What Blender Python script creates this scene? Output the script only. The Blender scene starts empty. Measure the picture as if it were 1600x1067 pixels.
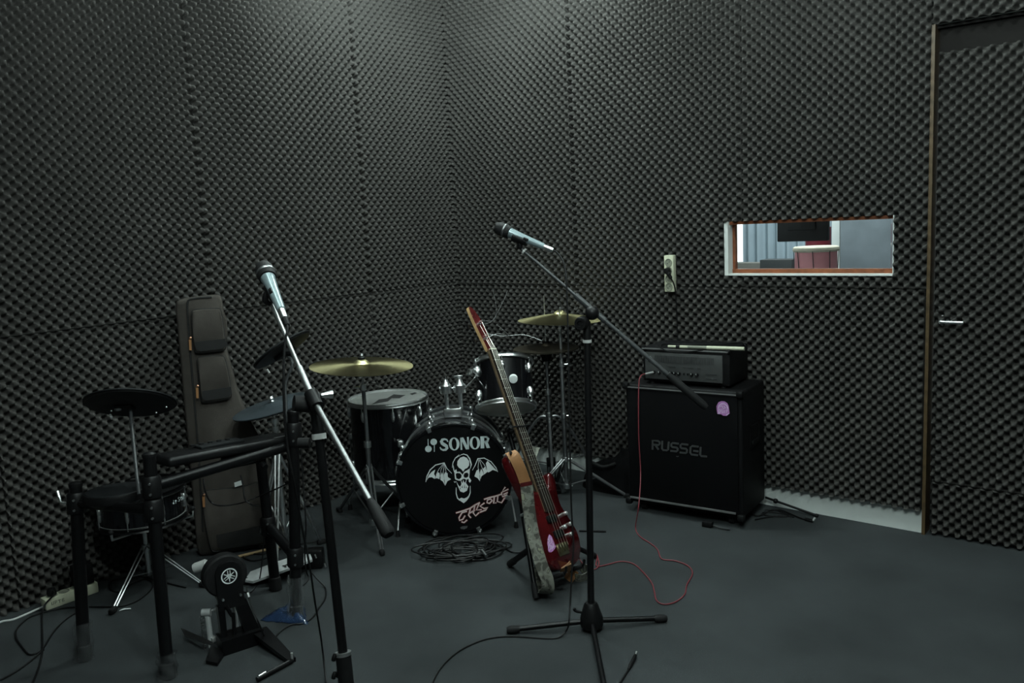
import bpy, bmesh, math, random
import numpy as np
from mathutils import Vector, Matrix
random.seed(7)
V = Vector
PI = math.pi
scn = bpy.context.scene
COL = scn.collection

# ------------------------------------------------------------------ camera
FPX = 1317.2324
YAW, PIT, ROL = 0.695931, 0.141156, -0.049225
CAM = V((3.714495, -3.959342, 1.485))
_f = V((-math.sin(YAW)*math.cos(PIT), math.cos(YAW)*math.cos(PIT), -math.sin(PIT)))
_r = _f.cross(V((0, 0, 1))).normalized()
_u = _r.cross(_f)
CR = _r*math.cos(ROL) + _u*math.sin(ROL)
CU = -_r*math.sin(ROL) + _u*math.cos(ROL)
CF = _f
cd = bpy.data.cameras.new('camera'); cam = bpy.data.objects.new('camera', cd); COL.objects.link(cam)
M4 = Matrix.Identity(4)
for i in range(3):
    M4[i][0] = CR[i]; M4[i][1] = CU[i]; M4[i][2] = -CF[i]; M4[i][3] = CAM[i]
cam.matrix_world = M4
cd.sensor_width = 36.0; cd.lens = FPX*36.0/1600.0; cd.clip_start = 0.05
scn.camera = cam

# ------------------------------------------------------------------ world, lights, exposure
w = bpy.data.worlds.new('world'); scn.world = w; w.use_nodes = True
w.node_tree.nodes['Background'].inputs[0].default_value = (0.5, 0.55, 0.6, 1)
w.node_tree.nodes['Background'].inputs[1].default_value = 0.02
scn.view_settings.view_transform = 'Standard'
scn.view_settings.look = 'None'
scn.view_settings.gamma = 1.0
scn.view_settings.use_curve_mapping = False
scn.view_settings.exposure = 0.0

def area(name, loc, size, power, color, rot=(0, 0, 0), spread=180):
    l = bpy.data.lights.new(name, 'AREA'); l.shape = 'RECTANGLE'
    l.size, l.size_y = size; l.energy = power; l.color = color; l.spread = math.radians(spread)
    o = bpy.data.objects.new(name, l); COL.objects.link(o); o.location = loc; o.rotation_euler = rot
    return o
COOL = (0.84, 1.0, 0.97)
# ceiling lamps: (position, power); each is a surface-mounted tube fitting, see lamp() below
LAMPS = [((0.90, -0.90, 2.90), 82), ((2.65, -1.25, 2.90), 46), ((1.65, -2.45, 2.90), 18), ((3.30, -3.15, 2.90), 112)]
def tube_light(name, pos, power):
    for s_ in (-1, 1):
        l = bpy.data.lights.new(name, 'POINT'); l.energy = power/2; l.color = COOL; l.shadow_soft_size = 0.05
        o = bpy.data.objects.new(name, l); COL.objects.link(o)
        o.location = (pos[0]+s_*0.22, pos[1]+s_*0.22, pos[2]-0.055)
for P_, W_ in LAMPS: tube_light('ceiling_tube_light', P_, W_)
area('control_room_light', (1.9, 1.0, 2.5), (0.8, 0.5), 40, (0.93, 1.0, 1.0))

# ------------------------------------------------------------------ pixel helpers (1600 x 1067 frame)
def ray(x, y):
    return CF + CR*((x-800)/FPX) - CU*((y-533.5)/FPX)
def at(x, y, d):            # point at depth d along the view axis
    return CAM + ray(x, y)*d
def F(x, y, z=0.0):         # point on a horizontal plane
    d = ray(x, y); return CAM + d*((z-CAM.z)/d.z)
def onp(x, y, P, n):        # point on a plane
    d = ray(x, y); return CAM + d*((V(P)-CAM).dot(n)/d.dot(n))
def dep(P): return (V(P)-CAM).dot(CF)
def Yp(x, y, Y): return onp(x, y, (0, Y, 0), V((0, 1, 0)))
def Xp(x, y, X): return onp(x, y, (X, 0, 0), V((1, 0, 0)))
CRH = V((CR.x, CR.y, 0)).normalized()      # camera right, horizontal
CFH = V((CF.x, CF.y, 0)).normalized()
Z = V((0, 0, 1))

# ------------------------------------------------------------------ materials
MATS = {}
def mat(name, col, rough=0.5, metal=0.0, var=0.0, scale=20.0, bump=0.0, bscale=None, trans=0.0, coat=0.0, alpha=1.0, spec=None, col2=None, detail=4):
    m = bpy.data.materials.new(name); m.use_nodes = True
    nt = m.node_tree; b = nt.nodes['Principled BSDF']
    c = tuple(col)+(1,)
    b.inputs['Base Color'].default_value = c
    b.inputs['Roughness'].default_value = rough
    b.inputs['Metallic'].default_value = metal
    if spec is not None: b.inputs['Specular IOR Level'].default_value = spec
    if trans: b.inputs['Transmission Weight'].default_value = trans
    if coat: b.inputs['Coat Weight'].default_value = coat; b.inputs['Coat Roughness'].default_value = 0.08
    if alpha < 1: b.inputs['Alpha'].default_value = alpha
    tc = nt.nodes.new('ShaderNodeTexCoord')
    if var or col2:
        n = nt.nodes.new('ShaderNodeTexNoise'); n.inputs['Scale'].default_value = scale; n.inputs['Detail'].default_value = detail
        nt.links.new(tc.outputs['Object'], n.inputs['Vector'])
        r = nt.nodes.new('ShaderNodeValToRGB')
        lo = tuple(max(0, x*(1-var)) for x in col)+(1,); hi = tuple(min(1, x*(1+var)) for x in col)+(1,)
        if col2: lo, hi = c, tuple(col2)+(1,)
        r.color_ramp.elements[0].color = lo; r.color_ramp.elements[1].color = hi
        r.color_ramp.elements[0].position = 0.3; r.color_ramp.elements[1].position = 0.7
        nt.links.new(n.outputs['Fac'], r.inputs['Fac']); nt.links.new(r.outputs['Color'], b.inputs['Base Color'])
    if bump:
        n2 = nt.nodes.new('ShaderNodeTexNoise'); n2.inputs['Scale'].default_value = bscale or scale*4; n2.inputs['Detail'].default_value = 3
        nt.links.new(tc.outputs['Object'], n2.inputs['Vector'])
        bp = nt.nodes.new('ShaderNodeBump'); bp.inputs['Strength'].default_value = bump; bp.inputs['Distance'].default_value = 0.002
        nt.links.new(n2.outputs['Fac'], bp.inputs['Height']); nt.links.new(bp.outputs['Normal'], b.inputs['Normal'])
    MATS[name] = m
    return m
def emis(name, col, s):
    m = bpy.data.materials.new(name); m.use_nodes = True
    b = m.node_tree.nodes['Principled BSDF']
    b.inputs['Base Color'].default_value = tuple(col)+(1,)
    b.inputs['Emission Color'].default_value = tuple(col)+(1,); b.inputs['Emission Strength'].default_value = s
    MATS[name] = m; return m

mat('foam', (0.055, 0.0528, 0.0497), 0.95, var=0.10, scale=3.0, bump=0.35, bscale=420, spec=0.15)
mat('carpet', (0.041, 0.0455, 0.0475), 1.0, var=0.22, scale=2.2, bump=0.6, bscale=600, spec=0.1, detail=8)
mat('plaster', (0.72, 0.76, 0.74), 0.8, var=0.05, scale=6, bump=0.25, bscale=60)
mat('darkwall', (0.06, 0.06, 0.058), 0.95, var=0.1, scale=4)
mat('ceilingpaint', (0.55, 0.56, 0.55), 0.9, var=0.05, scale=4)
mat('doorboard', (0.009, 0.008, 0.0075), 0.8, spec=0.15, var=0.15, scale=10)
mat('woodbrown', (0.20, 0.062, 0.024), 0.4, var=0.3, scale=30)
mat('jambwood', (0.085, 0.055, 0.026), 0.45, var=0.3, scale=25)
mat('whiteframe', (0.62, 0.64, 0.62), 0.5, var=0.05, scale=8)
mat('glass', (0.9, 0.97, 0.97), 0.02, trans=1.0)
MATS['glass'].node_tree.nodes['Principled BSDF'].inputs['IOR'].default_value = 1.1
mat('blackplastic', (0.005, 0.005, 0.0055), 0.45, var=0.15, scale=40, spec=0.28)
mat('blackmetal', (0.004, 0.004, 0.0045), 0.35, var=0.2, scale=30, spec=0.25)
mat('greymetal', (0.045, 0.048, 0.05), 0.35, var=0.2, scale=30)
mat('blackrubber', (0.009, 0.009, 0.0095), 0.7, var=0.15, scale=50, spec=0.25)
mat('padrubber', (0.008, 0.009, 0.010), 0.6, var=0.15, scale=30, spec=0.25)
mat('greyrubber', (0.035, 0.045, 0.053), 0.5, var=0.15, scale=25)
mat('chrome', (0.92, 0.94, 0.94), 0.28, metal=1.0, var=0.08, scale=30)
mat('whitemetal', (0.52, 0.54, 0.54), 0.4, metal=0.15, var=0.1, scale=30)
mat('steel', (0.55, 0.56, 0.57), 0.4, metal=1.0, var=0.1, scale=40)
mat('darksteel', (0.32, 0.325, 0.33), 0.4, metal=1.0, var=0.12, scale=40)
mat('brass', (0.50, 0.45, 0.25), 0.38, metal=1.0, var=0.18, scale=6)
mat('bronze_dark', (0.12, 0.105, 0.08), 0.45, metal=0.8, var=0.2, scale=8)
mat('shell', (0.004, 0.004, 0.005), 0.16, spec=0.35, var=0.2, scale=15, coat=0.5)
mat('bdshell', (0.05, 0.052, 0.055), 0.18, var=0.2, scale=15, coat=0.5)
mat('blackhead', (0.003, 0.003, 0.0035), 0.5, spec=0.2, var=0.1, scale=20)
mat('drumhead', (0.24, 0.245, 0.235), 0.45, var=0.12, scale=10)
mat('resohead', (0.55, 0.53, 0.47), 0.4, var=0.12, scale=10)
mat('print', (0.86, 0.90, 0.89), 0.6, var=0.04, scale=20)
mat('printsilver', (0.64, 0.72, 0.72), 0.5, var=0.04, scale=20)
mat('printpink', (0.82, 0.68, 0.66), 0.6, var=0.04, scale=20)
mat('printred', (0.16, 0.010, 0.012), 0.6, var=0.2, scale=30)
mat('canvas', (0.062, 0.055, 0.049), 0.95, var=0.16, scale=9, bump=0.6, bscale=500, spec=0.15)
mat('canvasdark', (0.013, 0.013, 0.013), 0.8, var=0.15, scale=12, bump=0.4, bscale=300)
mat('zip', (0.012, 0.012, 0.012), 0.6, var=0.2, scale=60)
mat('tan', (0.33, 0.155, 0.06), 0.6, var=0.15, scale=14, bump=0.2, bscale=120)
mat('copper', (0.45, 0.24, 0.15), 0.35, metal=0.8, var=0.1, scale=30)
mat('redgloss', (0.062, 0.003, 0.004), 0.14, var=0.3, scale=7, coat=0.6)
mat('redbrown', (0.09, 0.012, 0.012), 0.25, var=0.3, scale=20, coat=0.4)
mat('neckwood', (0.20, 0.14, 0.085), 0.4, var=0.15, scale=20)
mat('maple', (0.55, 0.36, 0.17), 0.4, var=0.12, scale=20)
mat('rosewood', (0.022, 0.015, 0.012), 0.75, spec=0.15, var=0.3, scale=40)
mat('string', (0.55, 0.53, 0.48), 0.3, metal=1.0, var=0.05, scale=50)
mat('gold', (0.50, 0.46, 0.30), 0.3, metal=1.0, var=0.1, scale=40)
mat('whiteknob', (0.62, 0.63, 0.62), 0.3, metal=0.6, var=0.05, scale=50)
mat('silverpaint', (0.50, 0.52, 0.52), 0.4, metal=0.2, var=0.08, scale=30)
mat('tolex', (0.0035, 0.0035, 0.004), 0.6, spec=0.2, var=0.2, scale=80, bump=0.4, bscale=350)
mat('grille', (0.0025, 0.0025, 0.003), 0.9, spec=0.12, var=0.3, scale=300, bump=0.5, bscale=700)
mat('trim', (0.28, 0.28, 0.28), 0.4, metal=0.6, var=0.1, scale=30)
mat('amppanel', (0.095, 0.098, 0.098), 0.4, metal=0.5, var=0.1, scale=15)
mat('badge', (0.20, 0.205, 0.205), 0.4, metal=0.5, var=0.1, scale=60)
mat('badgedark', (0.055, 0.057, 0.058), 0.5, metal=0.3, var=0.1, scale=60)
mat('pink', (0.48, 0.20, 0.50), 0.6, var=0.2, scale=60)
mat('pinkwhite', (0.70, 0.55, 0.74), 0.6, var=0.06, scale=40)
mat('redcable', (0.20, 0.03, 0.04), 0.5, var=0.15, scale=40)
mat('blackcable', (0.006, 0.006, 0.0065), 0.5, spec=0.3, var=0.2, scale=40)
mat('whitecable', (0.52, 0.53, 0.52), 0.5, var=0.06, scale=40)
mat('cream', (0.55, 0.56, 0.42), 0.45, var=0.05, scale=20)
mat('creamgrey', (0.22, 0.23, 0.18), 0.5, var=0.06, scale=20)
mat('ink', (0.02, 0.02, 0.02), 0.7, var=0.1, scale=30)
mat('micbody', (0.26, 0.33, 0.35), 0.28, metal=0.35, var=0.08, scale=20)
mat('micgrille', (0.006, 0.006, 0.0065), 0.6, spec=0.3, var=0.3, scale=400, bump=0.6, bscale=900)
mat('blueplastic', (0.10, 0.20, 0.45), 0.08, var=0.4, scale=18, trans=0.85)
mat('clearplastic', (0.75, 0.80, 0.82), 0.1, var=0.1, scale=18, trans=0.9, alpha=0.45)
mat('curtain', (0.34, 0.42, 0.47), 0.9, var=0.08, scale=4)
mat('greypanel', (0.15, 0.18, 0.20), 0.8, var=0.18, scale=5)
mat('controlwall', (0.40, 0.43, 0.43), 0.85, var=0.06, scale=3)
mat('pinkshell', (0.66, 0.27, 0.30), 0.45, var=0.12, scale=10)
mat('redshell', (0.20, 0.02, 0.035), 0.5, var=0.12, scale=10)
mat('rope', (0.50, 0.47, 0.38), 0.8, var=0.1, scale=30)
mat('greybox', (0.14, 0.135, 0.12), 0.8, var=0.12, scale=12)
mat('darkbox', (0.035, 0.04, 0.042), 0.7, var=0.12, scale=12)
mat('stickwood', (0.50, 0.34, 0.17), 0.5, var=0.1, scale=30)
mat('nylonblack', (0.003, 0.003, 0.0035), 0.9, spec=0.15, var=0.25, scale=14, bump=0.5, bscale=80)
emis('lamp', (0.9, 1.0, 0.98), 6.0)
emis('daylight', (0.95, 1.0, 1.0), 1.6)

nb = MATS['brass'].node_tree; tg = nb.nodes.new('ShaderNodeTangent'); tg.direction_type = 'RADIAL'; tg.axis = 'Z'
pb = nb.nodes['Principled BSDF']; pb.inputs['Anisotropic'].default_value = 0.75; nb.links.new(tg.outputs[0], pb.inputs['Tangent'])
# camouflage webbing
def camo():
    m = bpy.data.materials.new('camo'); m.use_nodes = True; nt = m.node_tree
    b = nt.nodes['Principled BSDF']; b.inputs['Roughness'].default_value = 0.85
    tc = nt.nodes.new('ShaderNodeTexCoord')
    n = nt.nodes.new('ShaderNodeTexNoise'); n.inputs['Scale'].default_value = 24; n.inputs['Detail'].default_value = 2.0
    n.inputs['Distortion'].default_value = 0.2
    nt.links.new(tc.outputs['Object'], n.inputs['Vector'])
    r = nt.nodes.new('ShaderNodeValToRGB'); r.color_ramp.interpolation = 'CONSTANT'
    e = r.color_ramp.elements
    e[0].position = 0; e[0].color = (0.06, 0.06, 0.048, 1)
    e[1].position = 0.43; e[1].color = (0.15, 0.15, 0.125, 1)
    k = e.new(0.50); k.color = (0.20, 0.205, 0.17, 1)
    k = e.new(0.58); k.color = (0.10, 0.10, 0.083, 1)
    k = e.new(0.64); k.color = (0.25, 0.26, 0.18, 1)
    nt.links.new(n.outputs['Fac'], r.inputs['Fac']); nt.links.new(r.outputs['Color'], b.inputs['Base Color'])
    MATS['camo'] = m
camo()

# ------------------------------------------------------------------ mesh builder
def basis(axis, hint=None):
    z = V(axis).normalized()
    h = V(hint) if hint is not None else (V((0, 0, 1)) if abs(z.z) < 0.9 else V((1, 0, 0)))
    x = (h - z*h.dot(z)).normalized()
    y = z.cross(x)
    return x, y, z
def frame(origin, x, y, z):
    m = Matrix.Identity(4)
    for i in range(3):
        m[i][0] = x[i]; m[i][1] = y[i]; m[i][2] = z[i]; m[i][3] = origin[i]
    return m
def axframe(origin, axis, hint=None):
    x, y, z = basis(axis, hint); return frame(V(origin), x, y, z)
def cr(pts, n=6, closed=False):     # Catmull-Rom resample
    P = [V(p) for p in pts]; out = []
    N = len(P)
    segs = N if closed else N-1
    for i in range(segs):
        if closed: p0, p1, p2, p3 = P[i-1], P[i], P[(i+1) % N], P[(i+2) % N]
        else: p0, p1, p2, p3 = P[max(i-1, 0)], P[i], P[i+1], P[min(i+2, N-1)]
        for k in range(n):
            t = k/n
            out.append(0.5*((2*p1)+(p2-p0)*t+(2*p0-5*p1+4*p2-p3)*t*t+(3*p1-p0-3*p2+p3)*t**3))
    if not closed: out.append(P[-1])
    return out

class MB:
    def __init__(s, M=None): s.v = []; s.f = []; s.M = M or Matrix.Identity(4)
    def add(s, vs, fs):
        o = len(s.v); s.v += [s.M @ V(p) for p in vs]; s.f += [tuple(i+o for i in q) for q in fs]; return s
    def box(s, c, size, M=None):
        c = V(c); a, b, d = [k/2 for k in size]; M = M or Matrix.Identity(4)
        vs = [M @ (c+V((x*a, y*b, z*d))) for x in (-1, 1) for y in (-1, 1) for z in (-1, 1)]
        return s.add(vs, [(0, 1, 3, 2), (4, 6, 7, 5), (0, 4, 5, 1), (2, 3, 7, 6), (0, 2, 6, 4), (1, 5, 7, 3)])
    def rbox(s, c, size, b=0.004, seg=2):
        bm = bmesh.new(); bmesh.ops.create_cube(bm, size=1.0)
        bmesh.ops.scale(bm, vec=size, verts=bm.verts)
        bmesh.ops.bevel(bm, geom=bm.edges[:], offset=b, segments=seg, profile=0.5, affect='EDGES')
        bmesh.ops.translate(bm, vec=c, verts=bm.verts)
        bm.verts.index_update()
        vs = [v.co.copy() for v in bm.verts]; fs = [tuple(v.index for v in f.verts) for f in bm.faces]; bm.free()
        return s.add(vs, fs)
    def cyl(s, a, b, r, r2=None, seg=16, caps=True):
        a, b = V(a), V(b); r2 = r if r2 is None else r2
        x, y, z = basis(b-a); vs = []
        for P, q in ((a, r), (b, r2)):
            for k in range(seg):
                t = 2*PI*k/seg; vs.append(P+x*q*math.cos(t)+y*q*math.sin(t))
        fs = [(k, (k+1) % seg, seg+(k+1) % seg, seg+k) for k in range(seg)]
        if caps: fs += [tuple(range(seg-1, -1, -1)), tuple(range(seg, 2*seg))]
        return s.add(vs, fs)
    def tube(s, pts, r, seg=8, closed=False, caps=True):
        P = [V(p) for p in pts]; N = len(P); vs = []; fs = []
        R = r if isinstance(r, (list, tuple)) else [r]*N
        x = None
        for i in range(N):
            if closed: t = P[(i+1) % N]-P[i-1]
            else: t = P[min(i+1, N-1)]-P[max(i-1, 0)]
            if t.length < 1e-9: t = V((0, 0, 1))
            t.normalize()
            if x is None: x = basis(t)[0]
            x = x-t*x.dot(t)
            x = x.normalized() if x.length > 1e-6 else basis(t)[0]
            y = t.cross(x)
            for k in range(seg):
                a = 2*PI*k/seg; vs.append(P[i]+(x*math.cos(a)+y*math.sin(a))*R[i])
        for i in range(N if closed else N-1):
            j = (i+1) % N
            for k in range(seg):
                fs.append((i*seg+k, i*seg+(k+1) % seg, j*seg+(k+1) % seg, j*seg+k))
        if caps and not closed: fs += [tuple(range(seg-1, -1, -1)), tuple(range((N-1)*seg, N*seg))]
        return s.add(vs, fs)
    def lathe(s, prof, M=None, seg=32, closed=False):
        M = M or Matrix.Identity(4); vs = []; fs = []; n = len(prof)
        for k in range(seg):
            t = 2*PI*k/seg
            for (r, h) in prof: vs.append(M @ V((r*math.cos(t), r*math.sin(t), h)))
        for k in range(seg):
            j = (k+1) % seg
            for i in range(n if closed else n-1):
                i2 = (i+1) % n
                fs.append((k*n+i, j*n+i, j*n+i2, k*n+i2))
        if not closed:
            if prof[0][0] > 1e-6: fs.append(tuple(k*n for k in range(seg-1, -1, -1)))
            if prof[-1][0] > 1e-6: fs.append(tuple(k*n+n-1 for k in range(seg)))
        return s.add(vs, fs)
    def sphere(s, c, r, seg=16, rings=10, sc=(1, 1, 1)):
        vs = []; fs = []; c = V(c)
        for i in range(rings+1):
            p = PI*i/rings
            for k in range(seg):
                t = 2*PI*k/seg
                vs.append(c+V((r*sc[0]*math.sin(p)*math.cos(t), r*sc[1]*math.sin(p)*math.sin(t), r*sc[2]*math.cos(p))))
        for i in range(rings):
            for k in range(seg):
                j = (k+1) % seg; fs.append((i*seg+k, (i+1)*seg+k, (i+1)*seg+j, i*seg+j))
        return s.add(vs, fs)
    def ext(s, pts, d):     # extrude a closed polygon by vector d
        P = [V(p) for p in pts]; d = V(d); n = len(P)
        fs = [tuple(range(n)), tuple(range(2*n-1, n-1, -1))]
        fs += [(i, n+i, n+(i+1) % n, (i+1) % n) for i in range(n)]
        return s.add(P+[p+d for p in P], fs)
    def ngon(s, pts): return s.add(pts, [tuple(range(len(pts)))])
    def stroke(s, pts, w, to3):     # flat stroke of 2-D polyline; to3 maps 2-D -> 3-D
        P = [V(p).to_2d() if len(p) == 3 else V(p) for p in pts]; n = len(P)
        W = w if isinstance(w, (list, tuple)) else [w]*n
        L = []; R = []
        for i in range(n):
            t = (P[min(i+1, n-1)]-P[max(i-1, 0)])
            if t.length < 1e-9: t = V((1, 0))
            t.normalize(); q = V((-t.y, t.x))
            e = V((0, 0))
            if i == 0: e = -t*W[0]*0.3
            if i == n-1: e = t*W[-1]*0.3
            L.append(P[i]+q*W[i]/2+e); R.append(P[i]-q*W[i]/2+e)
        vs = [to3(p.x, p.y) for p in L]+[to3(p.x, p.y) for p in R]
        return s.add(vs, [(i, i+1, n+i+1, n+i) for i in range(n-1)])
    def ring2(s, c, rx, ry, ix, iy, to3, seg=24, ic=None, rot=0):
        vs = []; ic = ic or c
        for (cc, a, b) in ((c, rx, ry), (ic, ix, iy)):
            for k in range(seg):
                t = 2*PI*k/seg; x = a*math.cos(t); y = b*math.sin(t)
                vs.append(to3(cc[0]+x*math.cos(rot)-y*math.sin(rot), cc[1]+x*math.sin(rot)+y*math.cos(rot)))
        return s.add(vs, [(k, (k+1) % seg, seg+(k+1) % seg, seg+k) for k in range(seg)])
    def disc2(s, c, rx, ry, to3, seg=20):
        return s.ngon([to3(c[0]+rx*math.cos(2*PI*k/seg), c[1]+ry*math.sin(2*PI*k/seg)) for k in range(seg)])
    def build(s, name, m, parent=None, loc=None, smooth=35, recalc=True):
        off = V((0, 0, 0)); q = parent
        while q: off += q.location; q = q.parent
        L = V(loc) if loc is not None else V((0, 0, 0))
        me = bpy.data.meshes.new(name)
        me.from_pydata([tuple(p-off-L) for p in s.v], [], s.f)
        if recalc:
            bm = bmesh.new(); bm.from_mesh(me)
            bmesh.ops.remove_doubles(bm, verts=bm.verts, dist=1e-6)
            bmesh.ops.recalc_face_normals(bm, faces=bm.faces); bm.to_mesh(me); bm.free()
        me.materials.append(MATS[m])
        if smooth:
            me.polygons.foreach_set('use_smooth', [True]*len(me.polygons))
            me.set_sharp_from_angle(angle=math.radians(smooth))
        me.update()
        o = bpy.data.objects.new(name, me); COL.objects.link(o)
        if parent: o.parent = parent
        o.location = L
        return o

def tag(o, label, cat, group=None):
    o['label'] = label; o['category'] = cat
    if group: o['group'] = group
    return o
def thing(name, label, cat, loc, group=None):
    o = bpy.data.objects.new(name, None); COL.objects.link(o); o.location = V(loc)
    o.empty_display_size = 0.05
    return tag(o, label, cat, group)
def lab(o, label): o['label'] = label; return o
def struct(o): o['kind'] = 'structure'; return o
def one(mb, name, m, label, cat, group=None, loc=None, smooth=35):   # a thing that is one mesh, origin at its base
    if loc is None:
        n = len(mb.v); loc = V((sum(p.x for p in mb.v)/n, sum(p.y for p in mb.v)/n, min(p.z for p in mb.v)))
    return tag(mb.build(name, m, None, loc, smooth), label, cat, group)

# ================================================================== SETTING
RX, RY, CEIL = 4.8, -5.0, 3.0
PITCH = 1/21.0
_foam_cache = {}
def foam_mesh(rects, phase):
    """egg-crate foam relief, local x = width, y = height, z = out of the wall"""
    key = (tuple(rects), phase)
    if key in _foam_cache: return _foam_cache[key]
    allv = []; allf = []; off = 0
    for (x0, x1, y0, y1) in rects:
        nx = max(2, int(round((x1-x0)/PITCH*8)))+1; ny = max(2, int(round((y1-y0)/PITCH*8)))+1
        xs = np.linspace(x0, x1, nx); ys = np.linspace(y0, y1, ny)
        xs = np.concatenate([[x0], xs, [x1]]); ys = np.concatenate([[y0], ys, [y1]])
        X, Y = np.meshgrid(xs, ys, indexing='ij')
        h = -np.cos(2*np.pi*(X/PITCH+phase[0]))*np.cos(2*np.pi*(Y/PITCH+phase[1]))
        zz = 0.005+0.041*(0.5+0.5*np.tanh(1.55*h+0.0)/0.91)
        zz[0, :] = zz[-1, :] = 0; zz[:, 0] = zz[:, -1] = 0
        v = np.stack([X, Y, zz], -1).reshape(-1, 3)
        NX, NY = X.shape
        i, j = np.meshgrid(np.arange(NX-1), np.arange(NY-1), indexing='ij')
        a = (i*NY+j).ravel()
        f = np.stack([a, a+NY, a+NY+1, a+1], -1)+off
        off += len(v); allv.append(v); allf.append(f)
    v = np.concatenate(allv); f = np.concatenate(allf)
    me = bpy.data.meshes.new('foam_panel')
    me.vertices.add(len(v)); me.vertices.foreach_set('co', v.ravel())
    me.loops.add(f.size); me.loops.foreach_set('vertex_index', f.ravel().astype(np.int32))
    me.polygons.add(len(f)); me.polygons.foreach_set('loop_start', np.arange(0, f.size, 4, dtype=np.int32))
    me.polygons.foreach_set('loop_total', np.full(len(f), 4, dtype=np.int32))
    me.polygons.foreach_set('use_smooth', np.ones(len(f), dtype=bool))
    me.update(calc_edges=True); me.validate()
    me.set_sharp_from_angle(angle=math.radians(75))
    me.materials.append(MATS['foam'])
    _foam_cache[key] = me
    return me
def foam(parent, origin, X, rects, phase=(0, 0)):
    o = bpy.data.objects.new('foam_panel', foam_mesh(rects, phase)); COL.objects.link(o); o.parent = parent
    Xv = V(X); Yv = V((0, 0, 1)); o.matrix_local = frame(V(origin), Xv, Yv, Xv.cross(Yv))
    return o

floor = struct(MB().box((RX/2, RY/2, -0.05), (RX+0.4, -RY+0.4, 0.1)).build('floor', 'carpet', smooth=0))
ceil = struct(MB().box((RX/2, RY/2, CEIL+0.05), (RX+0.4, -RY+0.4, 0.1)).build('ceiling', 'ceilingpaint', smooth=0))
LWX = -0.03
wl = struct(MB().box((LWX-0.06, RY/2+0.06, CEIL/2), (0.12, -RY+0.12, CEIL)).build('wall_left', 'plaster', smooth=0))
G = 0.0015
ys = [0.0, -0.758, -1.758, -2.758, -3.758, -5.0]
ZL = 1.124
for i in range(5):
    a, b = ys[i+1], ys[i]; wd = b-a-2*G
    b2 = b-0.0 if i else b-0.004
    wd = b2-a-2*G
    ph = [(0.1, 0.2), (0.55, 0.05), (0.0, 0.0), (0.3, 0.4), (0.2, 0.1)][i]
    foam(wl, (LWX, a+G, 0.002), (0, 1, 0), [(0, round(wd, 4), 0, ZL-0.004)], ph)
    foam(wl, (LWX, a+G, ZL+G), (0, 1, 0), [(0, round(wd, 4), 0, CEIL-ZL-0.004)], (ph[0]+0.21, ph[1]+0.37))

# right wall with a window opening and a door opening
WX0, WX1, WZ0, WZ1 = 1.838, 2.637, 1.166, 1.432
DX0, DX1, DZ1 = 2.770, 3.590, 2.206
def wseg(m, x0, x1, z0, z1): m.box(((x0+x1)/2, 0.06, (z0+z1)/2), (x1-x0, 0.12, z1-z0))
m = MB()
wseg(m, LWX-0.12, WX0, 0, CEIL); wseg(m, WX0, WX1, 0, WZ0); wseg(m, WX0, WX1, WZ1, CEIL); wseg(m, WX1, DX0, 0, CEIL)
wseg(m, DX0, DX1, DZ1, CEIL); wseg(m, DX1, RX+0.12, 0, CEIL)
wr = struct(m.build('wall_right', 'plaster', smooth=0))
ZR, ZB = 1.109, 0.112
foam(wr, (0.0, 0, ZB), (1, 0, 0), [(0, 0.933-G, 0, ZR-ZB-0.002)], (0.2, 0.0))
foam(wr, (0.933, 0, ZB), (1, 0, 0), [(G, 1.0-G, 0, ZR-ZB-0.002)], (0.5, 0.3))
foam(wr, (1.933, 0, ZB), (1, 0, 0), [(G, DX0-1.933-0.004, 0, ZR-ZB-0.002)], (0.3, 0.15))
foam(wr, (0.0, 0, ZR), (1, 0, 0), [(0, 0.933-G, G, CEIL-ZR-0.003)], (0.0, 0.3))
zt = CEIL-ZR-0.003
foam(wr, (0.933, 0, ZR), (1, 0, 0), [(G, WX0-0.933-0.002, G, zt), (WX0-0.933-0.002, 1.0-G, G, WZ0-ZR), (WX0-0.933-0.002, 1.0-G, WZ1-ZR, zt)], (0.35, 0.1))
a = WX1-1.933; e = DX0-1.933-0.0005
foam(wr, (1.933, 0, ZR), (1, 0, 0), [(G, a, G, WZ0-ZR), (G, a, WZ1-ZR, zt), (a, e, G, zt)], (0.1, 0.25))
foam(wr, (DX0, 0, DZ1), (1, 0, 0), [(G, DX1-DX0, G, CEIL-DZ1-0.003)], (0.1, 0.35))
foam(wr, (DX1+0.02, 0, ZB), (1, 0, 0), [(G, RX-DX1-0.03, 0, ZR-ZB-0.002)], (0.3, 0.15))
foam(wr, (DX1+0.02, 0, ZR), (1, 0, 0), [(G, RX-DX1-0.03, 0, CEIL-ZR-0.003)], (0.3, 0.15))
struct(MB().box((RX+0.06, RY/2, CEIL/2), (0.12, -RY+0.24, CEIL)).build('wall_side', 'darkwall', smooth=0))
struct(MB().box((RX/2, RY-0.06, CEIL/2), (RX+0.24, 0.12, CEIL)).build('wall_back', 'darkwall', smooth=0))

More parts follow.
